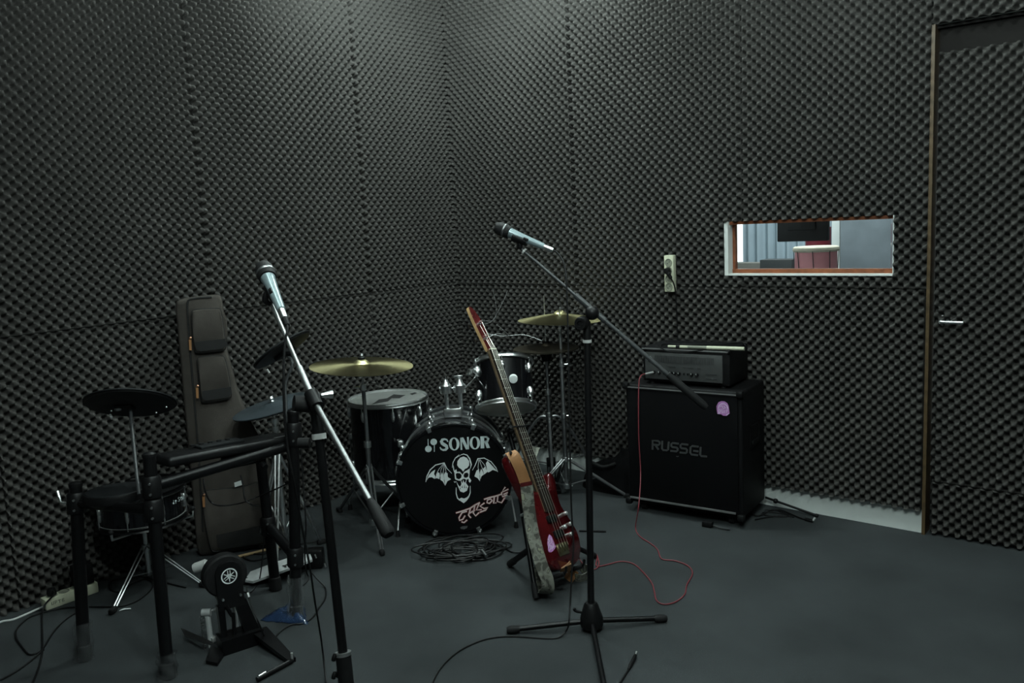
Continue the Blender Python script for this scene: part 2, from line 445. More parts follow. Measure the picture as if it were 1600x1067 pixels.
# door covered with foam, set back between its jambs
dr = bpy.data.objects.new('door_1', None); COL.objects.link(dr); struct(dr); dr.location = ((DX0+DX1)/2, 0.05, 0)
lab(dr, 'foam-covered studio door in a brown wooden frame')
SLY = 0.030
MB().box(((DX0+DX1)/2, SLY+0.02, DZ1/2), (DX1-DX0-0.044, 0.04, DZ1-0.03)).build('door_slab', 'doorboard', dr, smooth=0)
def foam_at(parent, origin, X, rects, phase):
    o = foam(parent, V(origin)-parent.location, X, rects, phase); return o
foam_at(dr, (DX0+0.030, SLY, 0.012), (1, 0, 0), [(0, DX1-DX0-0.06, 0, 0.232)], (0.15, 0.1))
foam_at(dr, (DX0+0.030, SLY, 0.247), (1, 0, 0), [(0, DX1-DX0-0.06, 0, 1.845)], (0.45, 0.3))
m = MB()
for x in (DX0+0.007, DX1-0.007): m.box((x, 0.040, DZ1/2), (0.014, 0.12, DZ1))
MB().box(((DX0+DX1)/2, 0.055, DZ1-0.007), (DX1-DX0-0.03, 0.09, 0.014)).build('lintel', 'doorboard', dr, smooth=0)
lab(m.build('door_frame', 'jambwood', dr, smooth=0), 'thin brown wooden door frame')
hp = Yp(1470, 503, SLY-0.055); hq = Yp(1505, 504.5, SLY-0.06)
m = MB(); m.cyl((hp.x, SLY, hp.z), (hp.x, SLY-0.058, hp.z), 0.009, seg=12)
m.tube(cr([(hp.x, SLY-0.055, hp.z), (hp.x+0.02, SLY-0.062, hp.z), ((hp.x+hq.x)/2, SLY-0.062, hp.z), (hq.x, SLY-0.060, hq.z)], 4), 0.0075, 10)
m.lathe([(0.024, 0), (0.024, 0.008), (0.012, 0.012)], axframe((hp.x, SLY, hp.z), (0, -1, 0)), 20)
lab(m.build('door_handle', 'steel', dr), 'steel lever handle')

# window: white outer lining, brown inner frame, glass
wn = bpy.data.objects.new('window_1', None); COL.objects.link(wn); struct(wn); wn.location = ((WX0+WX1)/2, 0.05, WZ0)
lab(wn, 'small wide window into the control room, brown wooden frame')
m = MB()
m.box((WX0+0.010, 0.022, (WZ0+WZ1)/2), (0.020, 0.10, WZ1-WZ0)); m.box((WX1-0.002, 0.02, (WZ0+WZ1)/2), (0.004, 0.10, WZ1-WZ0))
m.box(((WX0+WX1)/2+0.008, 0.02, WZ0+0.004), (WX1-WX0-0.024, 0.10, 0.008))
lab(m.build('lining', 'whiteframe', wn, smooth=0), 'white painted window lining')
m = MB(); fy = 0.040
m.box(((WX0+WX1)/2, fy, WZ0+0.018), (WX1-WX0-0.024, 0.04, 0.020)); m.box(((WX0+WX1)/2+0.008, fy-0.01, WZ1-0.008), (WX1-WX0-0.024, 0.08, 0.016))
m.box((WX0+0.026, fy, (WZ0+WZ1)/2+0.006), (0.012, 0.03, WZ1-WZ0-0.044)); m.box((WX1-0.012, fy+0.03, (WZ0+WZ1)/2+0.006), (0.016, 0.04, WZ1-WZ0-0.044))
lab(m.build('window_frame', 'woodbrown', wn, smooth=0), 'varnished brown wooden frame')
MB().box(((WX0+WX1)/2, fy, (WZ0+WZ1)/2+0.006), (WX1-WX0-0.060, 0.005, WZ1-WZ0-0.044)).build('pane', 'glass', wn, smooth=0)

# ceiling lamps (above the frame; they light the room)
def lamp(name, pos, label):
    t = thing(name, label, 'ceiling lamp', (pos[0], pos[1], CEIL-0.05), 'ceiling lamps')
    M_ = Matrix.Translation((pos[0], pos[1], 0)) @ Matrix.Rotation(0.785, 4, 'Z')
    MB(M_).rbox((0, 0, CEIL-0.025), (1.2, 0.08, 0.05), 0.008).build('lamp_body', 'whiteframe', t)
    MB(M_).cyl((-0.56, 0, CEIL-0.075), (0.56, 0, CEIL-0.075), 0.013, seg=12).build('tube', 'lamp', t)
    for x in (-0.575, 0.575): MB(M_).rbox((x, 0, CEIL-0.065), (0.03, 0.04, 0.05), 0.004).build('tube_holder', 'whiteframe', t)
lamp('ceiling_lamp', LAMPS[0][0], 'white tube lamp on the ceiling above the drum corner')
lamp('ceiling_lamp', LAMPS[1][0], 'white tube lamp on the ceiling before the control room window')
lamp('ceiling_lamp', LAMPS[2][0], 'white tube lamp on the ceiling above the electronic drums')
lamp('ceiling_lamp', LAMPS[3][0], 'white tube lamp on the ceiling farthest from the drum corner')

# ================================================================== CONTROL ROOM behind the window
CB = 2.05
m = MB(); m.box((2.1, CB+0.05, 1.3), (4.2, 0.1, 2.6)); m.box((0.02, 1.09, 1.3), (0.1, 1.95, 2.6)); m.box((4.15, 1.09, 1.3), (0.1, 1.95, 2.6))
struct(m.build('wall_control_room', 'controlwall', smooth=0))
struct(MB().box((2.1, 1.1, -0.05), (4.3, 1.96, 0.1)).build('floor_control_room', 'carpet', smooth=0))
struct(MB().box((2.1, 1.1, 2.65), (4.3, 1.96, 0.1)).build('ceiling_control_room', 'ceilingpaint', smooth=0))
# bright outdoor window at the left end of the curtain
p0 = Yp(1138, 360, CB-0.03); p1 = Yp(1158, 360, CB-0.03); p2 = Yp(1150, 409, CB-0.03)
wo = bpy.data.objects.new('window_2', None); COL.objects.link(wo); struct(wo); wo.location = ((p0.x+p1.x)/2, CB-0.02, p2.z)
wx0, wx1 = p0.x-0.25, p1.x+0.02
lab(MB().box(((wx0+wx1)/2, CB-0.01, p2.z+0.5), (wx1-wx0, 0.01, 1.0)).build('pane', 'daylight', wo, smooth=0), 'bright daylit window pane')
MB().box(((wx0+wx1)/2, CB-0.02, p2.z-0.015), (wx1-wx0+0.04, 0.04, 0.03)).build('window_sill', 'whiteframe', wo, smooth=0)
lab(wo, 'bright daylit window at the back of the control room')
# pleated curtain
c0 = Yp(1158, 360, CB-0.09).x; c1 = Yp(1304, 360, CB-0.09).x
m = MB(); n = 90; vs = []; fs = []
for i in range(n+1):
    t = i/n; x = c0+(c1-c0)*t; y = CB-0.07+0.022*math.sin(t*58)+0.010*math.sin(t*23+1)
    for z in (0.35, 2.3): vs.append((x, y, z))
    for z in (2.3, 0.35): vs.append((x, y+0.006, z))
for i in range(n):
    for k in range(4):
        fs.append((i*4+k, (i+1)*4+k, (i+1)*4+(k+1) % 4, i*4+(k+1) % 4))
m.add(vs, fs)
one(m, 'curtain', 'curtain', 'pale blue-grey pleated curtain seen through the window', 'curtain')
m = MB(); xa = Yp(1300, 380, CB-0.12).x; xb = Yp(1312, 380, CB-0.12).x
m.box(((xa+xb)/2, CB-0.10, 1.3), (xb-xa, 0.05, 2.6))
one(m, 'post', 'plaster', 'pale upright post beside the curtain behind the window', 'post', smooth=0)
m = MB(); xa2 = Yp(1313, 380, 1.60).x; xb2 = Yp(1450, 380, 1.60).x
m.box(((xa2+xb2)/2, 1.62, 1.1), (xb2-xa2, 0.04, 2.2))
one(m, 'partition', 'greypanel', 'dull blue-grey partition filling the right half of the window view', 'partition', smooth=0)
# desk, boxes, drum, screen
DKZ = 0.80
t = thing('desk', 'long dark desk under the control room window', 'desk', (1.75, 0.85, 0))
MB().rbox((1.75, 0.85, DKZ-0.02), (1.9, 0.90, 0.04), 0.004).build('desk_top', 'darkbox', t)
for x in (0.86, 2.64):
    for y in (0.46, 1.24): MB().box((x, y, (DKZ-0.04)/2), (0.05, 0.05, DKZ-0.04)).build('leg', 'darkbox', t, smooth=0)
q0 = Yp(1140, 411, 1.2); q1 = Yp(1187, 411, 1.2)
one(MB().rbox(((q0.x+q1.x)/2, 1.25, (DKZ+q0.z)/2), (q1.x-q0.x, 0.1, q0.z-DKZ), 0.004), 'cardboard_box', 'greybox', 'grey-brown box at the left end of the desk behind the window', 'box')
q0 = Yp(1187, 406, 1.1); q1 = Yp(1237, 402, 1.1)
one(MB().rbox(((q0.x+q1.x)/2, 1.16, (DKZ+q0.z)/2), (q1.x-q0.x, 0.12, q0.z-DKZ), 0.004), 'equipment_case', 'darkbox', 'dark grey case between the grey-brown box and the pink drum', 'case')
yd = 0.85; qa = Yp(1240, 395, yd); qb = Yp(1311, 390, yd); zr = Yp(1272, 388, yd).z
cx = (qa.x+qb.x)/2; rr = (qb.x-qa.x)/2*0.93
t = thing('hand_drum', 'pink-red drum with a cream rim and cords behind the window', 'drum', (cx, yd, DKZ))
MB(Matrix.Translation((cx, yd, 0))).lathe([(rr*0.8, DKZ), (rr*0.82, DKZ+0.12), (rr*0.96, zr-0.14), (rr*0.96, zr)], seg=28).build('drum_shell', 'pinkshell', t)
MB(Matrix.Translation((cx, yd, zr))).lathe([(0, 0.012), (rr*0.98, 0.012), (rr*1.04, 0.006), (rr*1.06, -0.006), (rr*1.02, -0.016), (rr*0.97, -0.018)], seg=28).build('rim', 'rope', t)
for k in range(8):
    a = 2*PI*k/8+0.2
    MB().cyl((cx+rr*1.02*math.cos(a), yd+rr*1.02*math.sin(a), zr-0.01), (cx+rr*0.86*math.cos(a+0.16), yd+rr*0.86*math.sin(a+0.16), DKZ+0.10), 0.0022, seg=6).build('cord', 'darkbox', t)
q0 = Yp(1250, 378, 0.98); q1 = Yp(1277, 380, 0.98)
ym = 1.12
one(MB(Matrix.Translation(((q0.x+q1.x)/2-0.03, 1.22, 0))).lathe([(0.07, DKZ), (0.075, DKZ+0.3), (0.075, 1.36), (0.0, 1.36)], seg=24), 'canister', 'redshell', 'dark red canister partly hidden behind the pink drum', 'canister')
yS = 0.52
q0 = Yp(1214, 378, yS); q1 = Yp(1293, 375, yS)
t = thing('display_screen', 'black display screen hanging into the top of the window view', 'screen', ((q0.x+q1.x)/2, yS, q0.z))
w_ = q1.x-q0.x; xm = (q0.x+q1.x)/2
MB().rbox((xm, yS+0.02, q0.z+0.14), (w_, 0.04, 0.28), 0.006).build('screen_body', 'blackplastic', t)
MB().rbox((xm, yS-0.003, q0.z+0.14), (w_*0.55, 0.012, 0.16), 0.004).build('rear_cover', 'blackplastic', t)
MB().cyl((xm, yS+0.05, q0.z+0.20), (xm, yS+0.05, 2.6), 0.014, seg=10).build('ceiling_arm', 'blackplastic', t)

# ================================================================== BASS CABINET AND AMPLIFIER
cfl = F(981, 797); cfr = F(1153, 826)
ux = (cfr-cfl); CW = 0.598; ux.normalize(); uy = V((-ux.y, ux.x, 0))      # ux along the front, uy towards the wall
CM = frame(V((cfl.x, cfl.y, 0)), ux, uy, Z)                              # local: x right, y back, z up
CH, CD = 0.655, 0.335; CB0 = 0.045
t = thing('bass_cabinet', 'large black bass speaker cabinet standing by the white skirting', 'speaker', CM @ V((CW/2, CD/2, 0)))
cab = t
m = MB(CM); m.rbox((CW/2, CD/2+0.006, (CH+CB0)/2), (CW, CD-0.012, CH-CB0), 0.012, 3); m.build('cabinet_body', 'tolex', t)
gr = MB(CM).rbox((CW/2, 0.004, (CH+CB0)/2), (CW-0.036, 0.012, CH-CB0-0.040), 0.003).build('grille', 'grille', t)
m = MB(CM)
m.box((CW/2, -0.004, CH-0.012), (CW-0.02, 0.006, 0.005)); lab(m.build('top_trim', 'trim', t, smooth=0), 'thin pale trim strip along the top edge')
m = MB(CM); m.box((CW/2-0.005, -0.006, CB0+0.030), (CW-0.05, 0.007, 0.008)); lab(m.build('bottom_trim', 'trim', t, smooth=0), 'thin pale trim strip along the bottom edge')
for x in (0.008, CW-0.008):
    for z in (CB0+0.008, CH-0.008):
        MB(CM).rbox((x, 0.006, z), (0.034, 0.034, 0.034), 0.010, 2).build('corner_protector', 'blackplastic', t)
for x in (0.07, CW-0.07):
    for y in (0.06, CD-0.05):
        m = MB(CM); m.cyl((x-0.012, y, 0.021), (x+0.012, y, 0.021), 0.021, seg=16); m.box((x, y, 0.038), (0.04, 0.04, 0.016)); m.build('castor', 'blackrubber', t)
m = MB(CM); xs_ = CW+0.001
for y0_, y1_, z0_, z1_ in ((0.11, 0.125, 0.36, 0.47), (0.225, 0.24, 0.36, 0.47), (0.11, 0.24, 0.36, 0.372), (0.11, 0.24, 0.458, 0.47)):
    m.box((xs_, (y0_+y1_)/2, (z0_+z1_)/2), (0.008, y1_-y0_, z1_-z0_))
m.box((xs_-0.001, 0.175, 0.415), (0.004, 0.10, 0.09)); m.rbox((xs_+0.004, 0.175, 0.385), (0.016, 0.09, 0.022), 0.005)
m.build('side_handle', 'blackplastic', t)
# lettering on the grille (traced onto the front plane)
gn = -uy
def cabpt(off):
    P0 = CM @ V((0, -0.002-off, 0))
    return lambda x, y: onp(1000+x/7.62, 600+y/7.62, P0, gn)
RUS = [[(150, 775), (150, 672), (215, 678), (234, 690), (236, 708), (222, 726), (162, 722)], [(185, 728), (217, 776)],
       [(265, 682), (262, 768), (276, 786), (318, 790), (334, 780), (342, 692)],
       [(456, 710), (388, 701), (373, 713), (372, 738), (386, 750), (438, 757), (448, 768), (446, 792), (434, 802), (368, 796)],
       [(568, 722), (498, 713), (483, 725), (482, 752), (496, 764), (548, 771), (560, 782), (557, 812), (545, 822), (478, 815)],
       [(692, 745), (622, 738), (603, 752), (598, 818), (612, 838), (684, 848)], [(640, 795), (690, 801)],
       [(722, 754), (717, 842), (730, 858), (792, 863)]]
m = MB(); m2 = MB()
for s_ in RUS:
    m.stroke(s_, 20, cabpt(0.004)); m2.stroke(s_, 10, cabpt(0.0048))
m.stroke([(432, 860), (450, 863), (460, 858)], 6, cabpt(0.004))
lg = lab(m.build('lettering', 'badge', gr, smooth=0), 'grey RUSSEL badge in squared letters')
lab(m2.build('lettering_inlay', 'badgedark', gr, smooth=0), 'dark centre of the RUSSEL letters')
m = MB(); C = cabpt(0.0042)
m.ngon([C(*p) for p in [(935, 215), (970, 203), (1010, 207), (1040, 228), (1055, 262), (1062, 310), (1068, 350), (1030, 380), (990, 376), (965, 360), (922, 356), (914, 310), (909, 265)]])
st = lab(m.build('sticker', 'pink', gr, smooth=0), 'pink and white graffiti sticker')
m = MB(); C = cabpt(0.005)
for s_, w_ in (([(932, 290), (940, 255), (970, 235), (1005, 235), (1035, 260), (1045, 290)], 12), ([(950, 270), (975, 258), (985, 280)], 10), ([(1000, 262), (1020, 285), (990, 292)], 10),
               ([(935, 300), (938, 345)], 10), ([(950, 300), (960, 320), (950, 340)], 10), ([(975, 300), (978, 345)], 9), ([(992, 345), (1000, 305), (1012, 345)], 8), ([(1025, 305), (1030, 345), (1045, 300)], 9), ([(925, 350), (950, 352)], 6), ([(1030, 368), (1055, 352)], 10)):
    m.stroke(s_, w_, C)
m.build('sticker_print', 'pinkwhite', gr, smooth=0)

# amplifier head on the cabinet
AZ = CH
P0 = CM @ V((0, 0.045, 0))
hl = CM.inverted() @ onp(1003, 552, P0, gn); hr = CM.inverted() @ onp(1137, 560, P0, gn)
ax0, ax1 = hl.x-0.004, hr.x+0.004; AH = 0.172; AY0, AY1 = 0.045, 0.315
t = thing('amplifier_head', 'black bass amplifier head with a grey control panel', 'amplifier', CM @ V(((ax0+ax1)/2, 0.18, AZ)))
m = MB(CM); wth = 0.014
m.rbox(((ax0+ax1)/2, (AY0+AY1)/2+0.008, AZ+0.012+AH/2), (ax1-ax0, AY1-AY0-0.016, AH), 0.008, 2); m.build('amplifier_case', 'tolex', t)
m = MB(CM); m.box(((ax0+ax1)/2, AY0+0.004, AZ+0.012+AH-0.006), (ax1-ax0-0.006, 0.008, 0.006)); m.build('top_trim', 'trim', t, smooth=0)
pz0, pz1 = AZ+0.012+0.016, AZ+0.012+AH-0.024
pnl = MB(CM).rbox(((ax0+ax1)/2-0.006, AY0+0.006, (pz0+pz1)/2), (ax1-ax0-0.05, 0.010, pz1-pz0), 0.002).build('control_panel', 'amppanel', t)
pxa, pxb = ax0+0.03, ax1-0.05
sl = MB(CM)
for k in range(34):
    x = pxa+0.045+(pxb-pxa-0.07)*k/33
    sl.box((x, AY0+0.0005, pz1-0.030), (0.0035, 0.004, 0.034))
sl.build('vent_slots', 'badgedark', pnl, smooth=0)
for k, fx in enumerate((0.10, 0.18, 0.26, 0.345, 0.40, 0.46, 0.64, 0.71)):
    x = pxa+(pxb-pxa)*fx; m = MB(CM)
    m.cyl((x, AY0+0.002, pz0+0.034), (x, AY0-0.012, pz0+0.034), 0.0085, 0.007, 12); o = m.build('knob', 'blackplastic', pnl)
    MB(CM).box((x, AY0-0.0125, pz0+0.038), (0.0015, 0.002, 0.007)).build('knob_pointer', 'print', pnl, smooth=0)
for fx in (0.53, 0.585):
    x = pxa+(pxb-pxa)*fx; MB(CM).box((x, AY0-0.002, pz0+0.034), (0.006, 0.008, 0.010)).build('switch', 'blackplastic', pnl, smooth=0)
m = MB(CM)
for z in (0.020, 0.042): m.box((pxb-0.035, AY0, pz0+z), (0.055, 0.003, 0.007))
for fx, w_ in ((0.36, 0.035), (0.54, 0.02), (0.62, 0.03), (0.74, 0.018)): m.box((pxa+(pxb-pxa)*fx, AY0, pz0+0.066), (w_, 0.003, 0.004))
pm = m.build('panel_marks', 'badgedark', pnl, smooth=0); pm['kind'] = 'stuff'
m = MB(CM); m.cyl((pxa+0.01, AY0+0.002, pz1-0.03), (pxa+0.01, AY0-0.006, pz1-0.03), 0.013, seg=16); m.build('power_switch', 'steel', pnl)
for x in (ax0+0.04, ax1-0.04):
    for y in (AY0+0.04, AY1-0.04): MB(CM).cyl((x, y, AZ), (x, y, AZ+0.014), 0.014, 0.012, 12).build('foot', 'blackrubber', t)
for x in (ax0+0.006, ax1-0.006): MB(CM).rbox((x, AY0+0.012, AZ+AH+0.008), (0.022, 0.022, 0.018), 0.006).build('corner_protector', 'blackplastic', t)
# pale flute-like tube with tape on top of the head
TZ = AZ+0.012+AH
a_ = F(1044, 541, TZ+0.009); b_ = F(1163, 545, TZ+0.009); d_ = b_-a_
t = thing('taped_tube', 'pale tube bound with black tape lying on the amplifier head', 'tube', (a_+b_)/2-V((0, 0, 0.009)))
MB().cyl(a_+d_*0.52, b_, 0.009, 0.009, 12).build('pale_end', 'cream', t)
MB().cyl(a_+d_*0.27, a_+d_*0.54, 0.008, 0.008, 12).build('grey_section', 'creamgrey', t)
MB().cyl(a_, a_+d_*0.12, 0.006, 0.006, 10).build('tip', 'cream', t)
MB().cyl(a_+d_*0.11, a_+d_*0.16, 0.0085, 0.0085, 10).build('tape', 'blackrubber', t)
MB().cyl(a_+d_*0.155, a_+d_*0.28, 0.007, 0.007, 10).build('ferrule', 'cream', t)
pts = [F(x, y, TZ+0.005) for x, y in ((1098, 547), (1070, 550), (1045, 549), (1032, 542), (1038, 537), (1060, 538), (1100, 538), (1135, 537), (1158, 535), (1165, 540))]
one(MB().tube(cr(pts, 5), 0.003, 6), 'lead', 'blackcable', 'thin black lead curled on top of the amplifier head', 'cable')

# ================================================================== WALL SOCKET STRIP
FT = -0.045
q0 = Yp(1037, 399, FT-0.03); q1 = Yp(1051.5, 399, FT-0.03); q2 = Yp(1038, 456, FT-0.03)
sx0, sx1, sz0, sz1 = q0.x, q1.x, q2.z, q0.z
t = thing('socket_strip', 'cream four-socket power strip fixed on the foam wall', 'power strip', ((sx0+sx1)/2, FT, sz0))
MB().rbox(((sx0+sx1)/2, FT-0.014, (sz0+sz1)/2), (sx1-sx0, 0.032, sz1-sz0), 0.004).build('housing', 'cream', t)
szs = [sz1-(sz1-sz0)*k for k in (0.20, 0.42, 0.645, 0.865)]
for z in szs:
    o = MB(axframe(((sx0+sx1)/2, FT-0.0305, z), (0, -1, 0))).lathe([(0.0, 0.0006), (0.0175, 0.0006), (0.0185, 0.003), (0.0205, 0.003), (0.0205, -0.001)], seg=24).build('socket', 'creamgrey', t)
    m = MB()
    for dx in (-0.008, 0.008): m.cyl(((sx0+sx1)/2+dx*0.7, FT-0.030, z+dx*0.6), ((sx0+sx1)/2+dx*0.7, FT-0.0325, z+dx*0.6), 0.0024, seg=8)
    m.build('socket_holes', 'ink', o)
z = szs[1]; xm = (sx0+sx1)/2
t = thing('mains_plug', 'black plug pushed into the wall power strip', 'plug', (xm, FT-0.034, z))
MB(axframe((xm, FT-0.034, z), (0, -1, 0))).lathe([(0.0165, 0), (0.0175, 0.012), (0.015, 0.026), (0.0, 0.030)], seg=20).build('plug_head', 'blackplastic', t)
MB().tube(cr([(xm, FT-0.046, z), (xm+0.012, FT-0.05, z-0.018), (xm+0.022, FT-0.046, z-0.038)], 5), [0.012]*6+[0.009]*4+[0.007], 10).build('plug_neck', 'blackplastic', t)
MB().tube(cr([(xm+0.022, FT-0.046, z-0.038), (xm+0.029, FT-0.03, z-0.07), (xm+0.030, FT-0.012, z-0.14), (xm+0.032, FT-0.008, 0.85), (xm+0.05, FT-0.012, 0.55)], 6), 0.0035, 6).build('mains_cord', 'blackcable', t)

# ================================================================== DRUM HELPERS
def drum(t, C, axis, r, h, nl, shell, heads, hoopm, lugm='chrome', hint=None, hoopw=0.022, lug=(0.030, 0.013), rot0=0.0):
    """C = centre of the lower head, axis points to the upper head"""
    Mx = axframe(C, axis, hint)
    sh = MB(Mx).lathe([(r-0.004, 0.004), (r, 0.004), (r, h-0.004), (r-0.004, h-0.004)], seg=48).build('drum_shell', shell, t)
    up = MB(Mx).lathe([(0, h), (r-0.004, h), (r+0.003, h-0.004), (r+0.003, h-0.012), (r, h-0.012)], seg=48).build('batter_head', heads[0], t)
    lo = MB(Mx).lathe([(0, 0), (r-0.004, 0), (r+0.003, 0.004), (r+0.003, 0.012), (r, 0.012)], seg=48).build('resonant_head', heads[1], t)
    for z0, z1 in ((h-0.012, h+0.010), (-0.010, 0.012)):
        zo = z1 if z0 > 0 else z0; zi = z0 if z0 > 0 else z1
        MB(Mx).lathe([(r+0.004, zi), (r+0.012, zi), (r+0.0135, (zi*0.85+zo*0.15)), (r+0.008, (zi*0.75+zo*0.25)), (r+0.007, (zi*0.3+zo*0.7)), (r+0.011, zo), (r+0.004, zo)], seg=48, closed=True).build('hoop', hoopm, t)
    for k in range(nl):
        a = 2*PI*k/nl+rot0; R_ = Mx @ Matrix.Rotation(a, 4, 'Z')
        for zc, ze in ((h-0.055, h-0.004), (0.055, 0.004)):
            m = MB(R_); m.sphere((r+0.003, 0, zc), 1.0, 10, 8, (lug[1], lug[1]*0.85, lug[0])); lg_ = m.build('lug', lugm, t)
            MB(R_).cyl((r+0.010, 0, zc), (r+0.010, 0, ze), 0.003, seg=6).build('tension_rod', lugm, lg_)
    return Mx, sh, up, lo
def tripod_legs(t, hub, low, feet, m='chrome', r=0.007, foot='blackrubber', double=True, name='leg'):
    hub, low = V(hub), V(low)
    for f in feet:
        f = V(f); d = f-hub; side = d.cross(Z).normalized()*0.010
        mb = MB()
        if double:
            for s_ in (-1, 1): mb.tube([hub+side*s_, f+side*s_*0.5+Z*0.012], r*0.6, 6)
        else: mb.tube([hub, f+Z*0.012], r, 8)
        l = mb.build(name, m, t)
        mid = hub.lerp(f, 0.5)
        b_ = MB(); b_.tube([low, mid], r*0.5, 6); b_.build('brace', m, t)
        dd = V((d.x, d.y, 0)).normalized()
        MB(frame(f, dd, Z.cross(dd), Z)).rbox((0.004, 0, 0.012), (0.045, 0.024, 0.024), 0.008).build('rubber_foot', foot, l)
def cymbal(name, t, C, axis, r, m='brass', bell=0.16, bow=0.055, hint=None):
    Mx = axframe(C, axis, hint); pr = []
    rb = r*bell; hb = r*bow
    for (q, hgt) in ((0.012, hb+0.020), (rb*0.5, hb+0.017), (rb*0.85, hb+0.009), (rb, hb+0.001), (rb*1.15, hb-0.001), (r*0.4, hb*0.78), (r*0.7, hb*0.42), (r*0.9, hb*0.13), (r, 0)): pr.append((q, hgt))
    pr2 = [(q, hgt-0.0016) for q, hgt in reversed(pr)]
    o = MB(Mx).lathe(pr+pr2, seg=64, closed=True).build(name, m, t)
    return Mx, o

# ---------------- bass drum
BR = 0.2775
bd0 = F(715, 838)
bax = V((-CFH.x, -CFH.y, 0)); bax = (Matrix.Rotation(math.radians(4), 3, 'Z') @ bax).normalized()   # out of the front head
BC = V((bd0.x, bd0.y, BR+0.004))                   # centre of the front head
BDEPTH = 0.42
t = thing('bass_drum', 'black bass drum with a winged skull on its front head', 'bass drum', V((BC.x, BC.y, 0))-bax*BDEPTH/2)
bd = t
Mb = axframe(BC-bax*BDEPTH, bax, Z)
MB(Mb).lathe([(BR-0.018, 0.03), (BR-0.014, 0.03), (BR-0.014, BDEPTH-0.03), (BR-0.018, BDEPTH-0.03)], seg=64, closed=True).build('drum_shell', 'bdshell', t)
fh = MB(Mb).lathe([(0, BDEPTH), (BR-0.014, BDEPTH), (BR-0.012, BDEPTH-0.02)], seg=64).build('front_head', 'blackhead', t)
MB(Mb).lathe([(0, 0), (BR-0.014, 0), (BR-0.012, 0.02)], seg=64).build('batter_head', 'drumhead', t)
for z0, z1, mm in ((BDEPTH-0.034, BDEPTH+0.006, 'shell'), (-0.006, 0.034, 'bdshell')):
    MB(Mb).lathe([(BR-0.012, z0), (BR-0.002, z0), (BR, z0+0.003), (BR, z1-0.003), (BR-0.002, z1), (BR-0.012, z1)], seg=64, closed=True).build('hoop', mm, t)
MB(Mb).lathe([(BR-0.0135, 0.075), (BR-0.010, 0.075), (BR-0.010, 0.083), (BR-0.0135, 0.083)], seg=64, closed=True).build('trim_ring', 'chrome', t)
MB(Mb).lathe([(BR-0.0135, 0.19), (BR-0.009, 0.19), (BR-0.009, 0.20), (BR-0.0135, 0.20)], seg=64, closed=True).build('trim_ring', 'chrome', t)
for k in range(8):
    R_ = Mb @ Matrix.Rotation(2*PI*k/8+PI/8, 4, 'Z')
    for zc, zh in ((BDEPTH*0.66, BDEPTH), (BDEPTH*0.34, 0.0)):
        m = MB(R_); m.sphere((BR-0.006, 0, zc), 1, 10, 8, (0.014, 0.013, 0.030)); lg_ = m.build('lug', 'chrome', t)
        sgn = 1 if zh > 0 else -1
        MB(R_).cyl((BR+0.006, 0, zc), (BR+0.006, 0, zh+sgn*0.020), 0.0035, seg=6).build('tension_rod', 'chrome', lg_)
        m = MB(R_); m.rbox((BR+0.003, 0, zh-sgn*0.012), (0.014, 0.024, 0.050), 0.004); m.rbox((BR-0.006, 0, zh+sgn*0.009), (0.024, 0.020, 0.006), 0.002); m.build('claw', 'chrome', lg_)
# spurs
for s_ in (-1, 1):
    h0 = Mb @ V((-0.12, s_*BR*0.86, BDEPTH*0.62)); side = (Mb.to_3x3() @ V((0, 1, 0)))*s_
    ft = V((h0.x, h0.y, 0))+side*0.05+bax*0.10
    m = MB(); m.tube(cr([h0-side*0.02, h0+side*0.015, h0+side*0.035+Z*-0.03+bax*0.02, ft+Z*0.02], 5), 0.005, 8); sp = m.build('spur', 'chrome', t)
    MB().cyl(ft, ft+Z*0.03, 0.012, 0.008, 10).build('rubber_foot', 'blackrubber', sp)
    MB().sphere(h0, 0.018, 10, 8).build('spur_bracket', 'chrome', sp)
# front head artwork, traced onto the head plane
def headpt(off):
    P0 = BC+bax*(0.0006+off)
    return lambda x, y: onp(640+x/5.928, 670+y/5.928, P0, bax)
C = headpt(0.0006)
m = MB()
m.disc2((174, 186), 31, 30, C); m.stroke([(172, 160), (171, 97)], 7, C); m.disc2((223, 121), 31, 30, C); m.stroke([(229, 145), (229, 211)], 7, C)
S_ = [(354, 118), (345, 101), (325, 95), (303, 100), (294, 117), (302, 134), (322, 147), (342, 160), (346, 178), (334, 193), (311, 196), (292, 188), (283, 172)]
m.stroke(S_, [10, 15, 18, 24, 29, 30, 31, 30, 28, 23, 18, 14, 10], C)
m.ring2((413, 140), 49, 60, 23, 50, C, 28, rot=-0.06)
m.ngon([C(*p) for p in ((468, 82), (498, 79), (550, 188), (522, 191))]); m.ngon([C(*p) for p in ((468, 82), (483, 81), (488, 194), (472, 195))]); m.ngon([C(*p) for p in ((532, 75), (548, 74), (551, 189), (536, 190))])
m.ring2((604, 130), 49, 60, 23, 50, C, 28, rot=-0.06)
m.ngon([C(*p) for p in ((655, 70), (690, 67), (692, 179), (658, 181))])
m.stroke([(686, 75), (715, 74), (728, 92), (722, 114), (690, 120)], [14, 18, 24, 20, 12], C); m.ngon([C(*p) for p in ((690, 112), (718, 110), (745, 176), (714, 178))])
m.ring2((755, 68), 8, 8, 5, 5, C, 12)
lab(m.build('lettering', 'printsilver', fh, smooth=0), 'pale SONOR lettering with a two-mallet mark')
C = headpt(0.0006); m = MB()
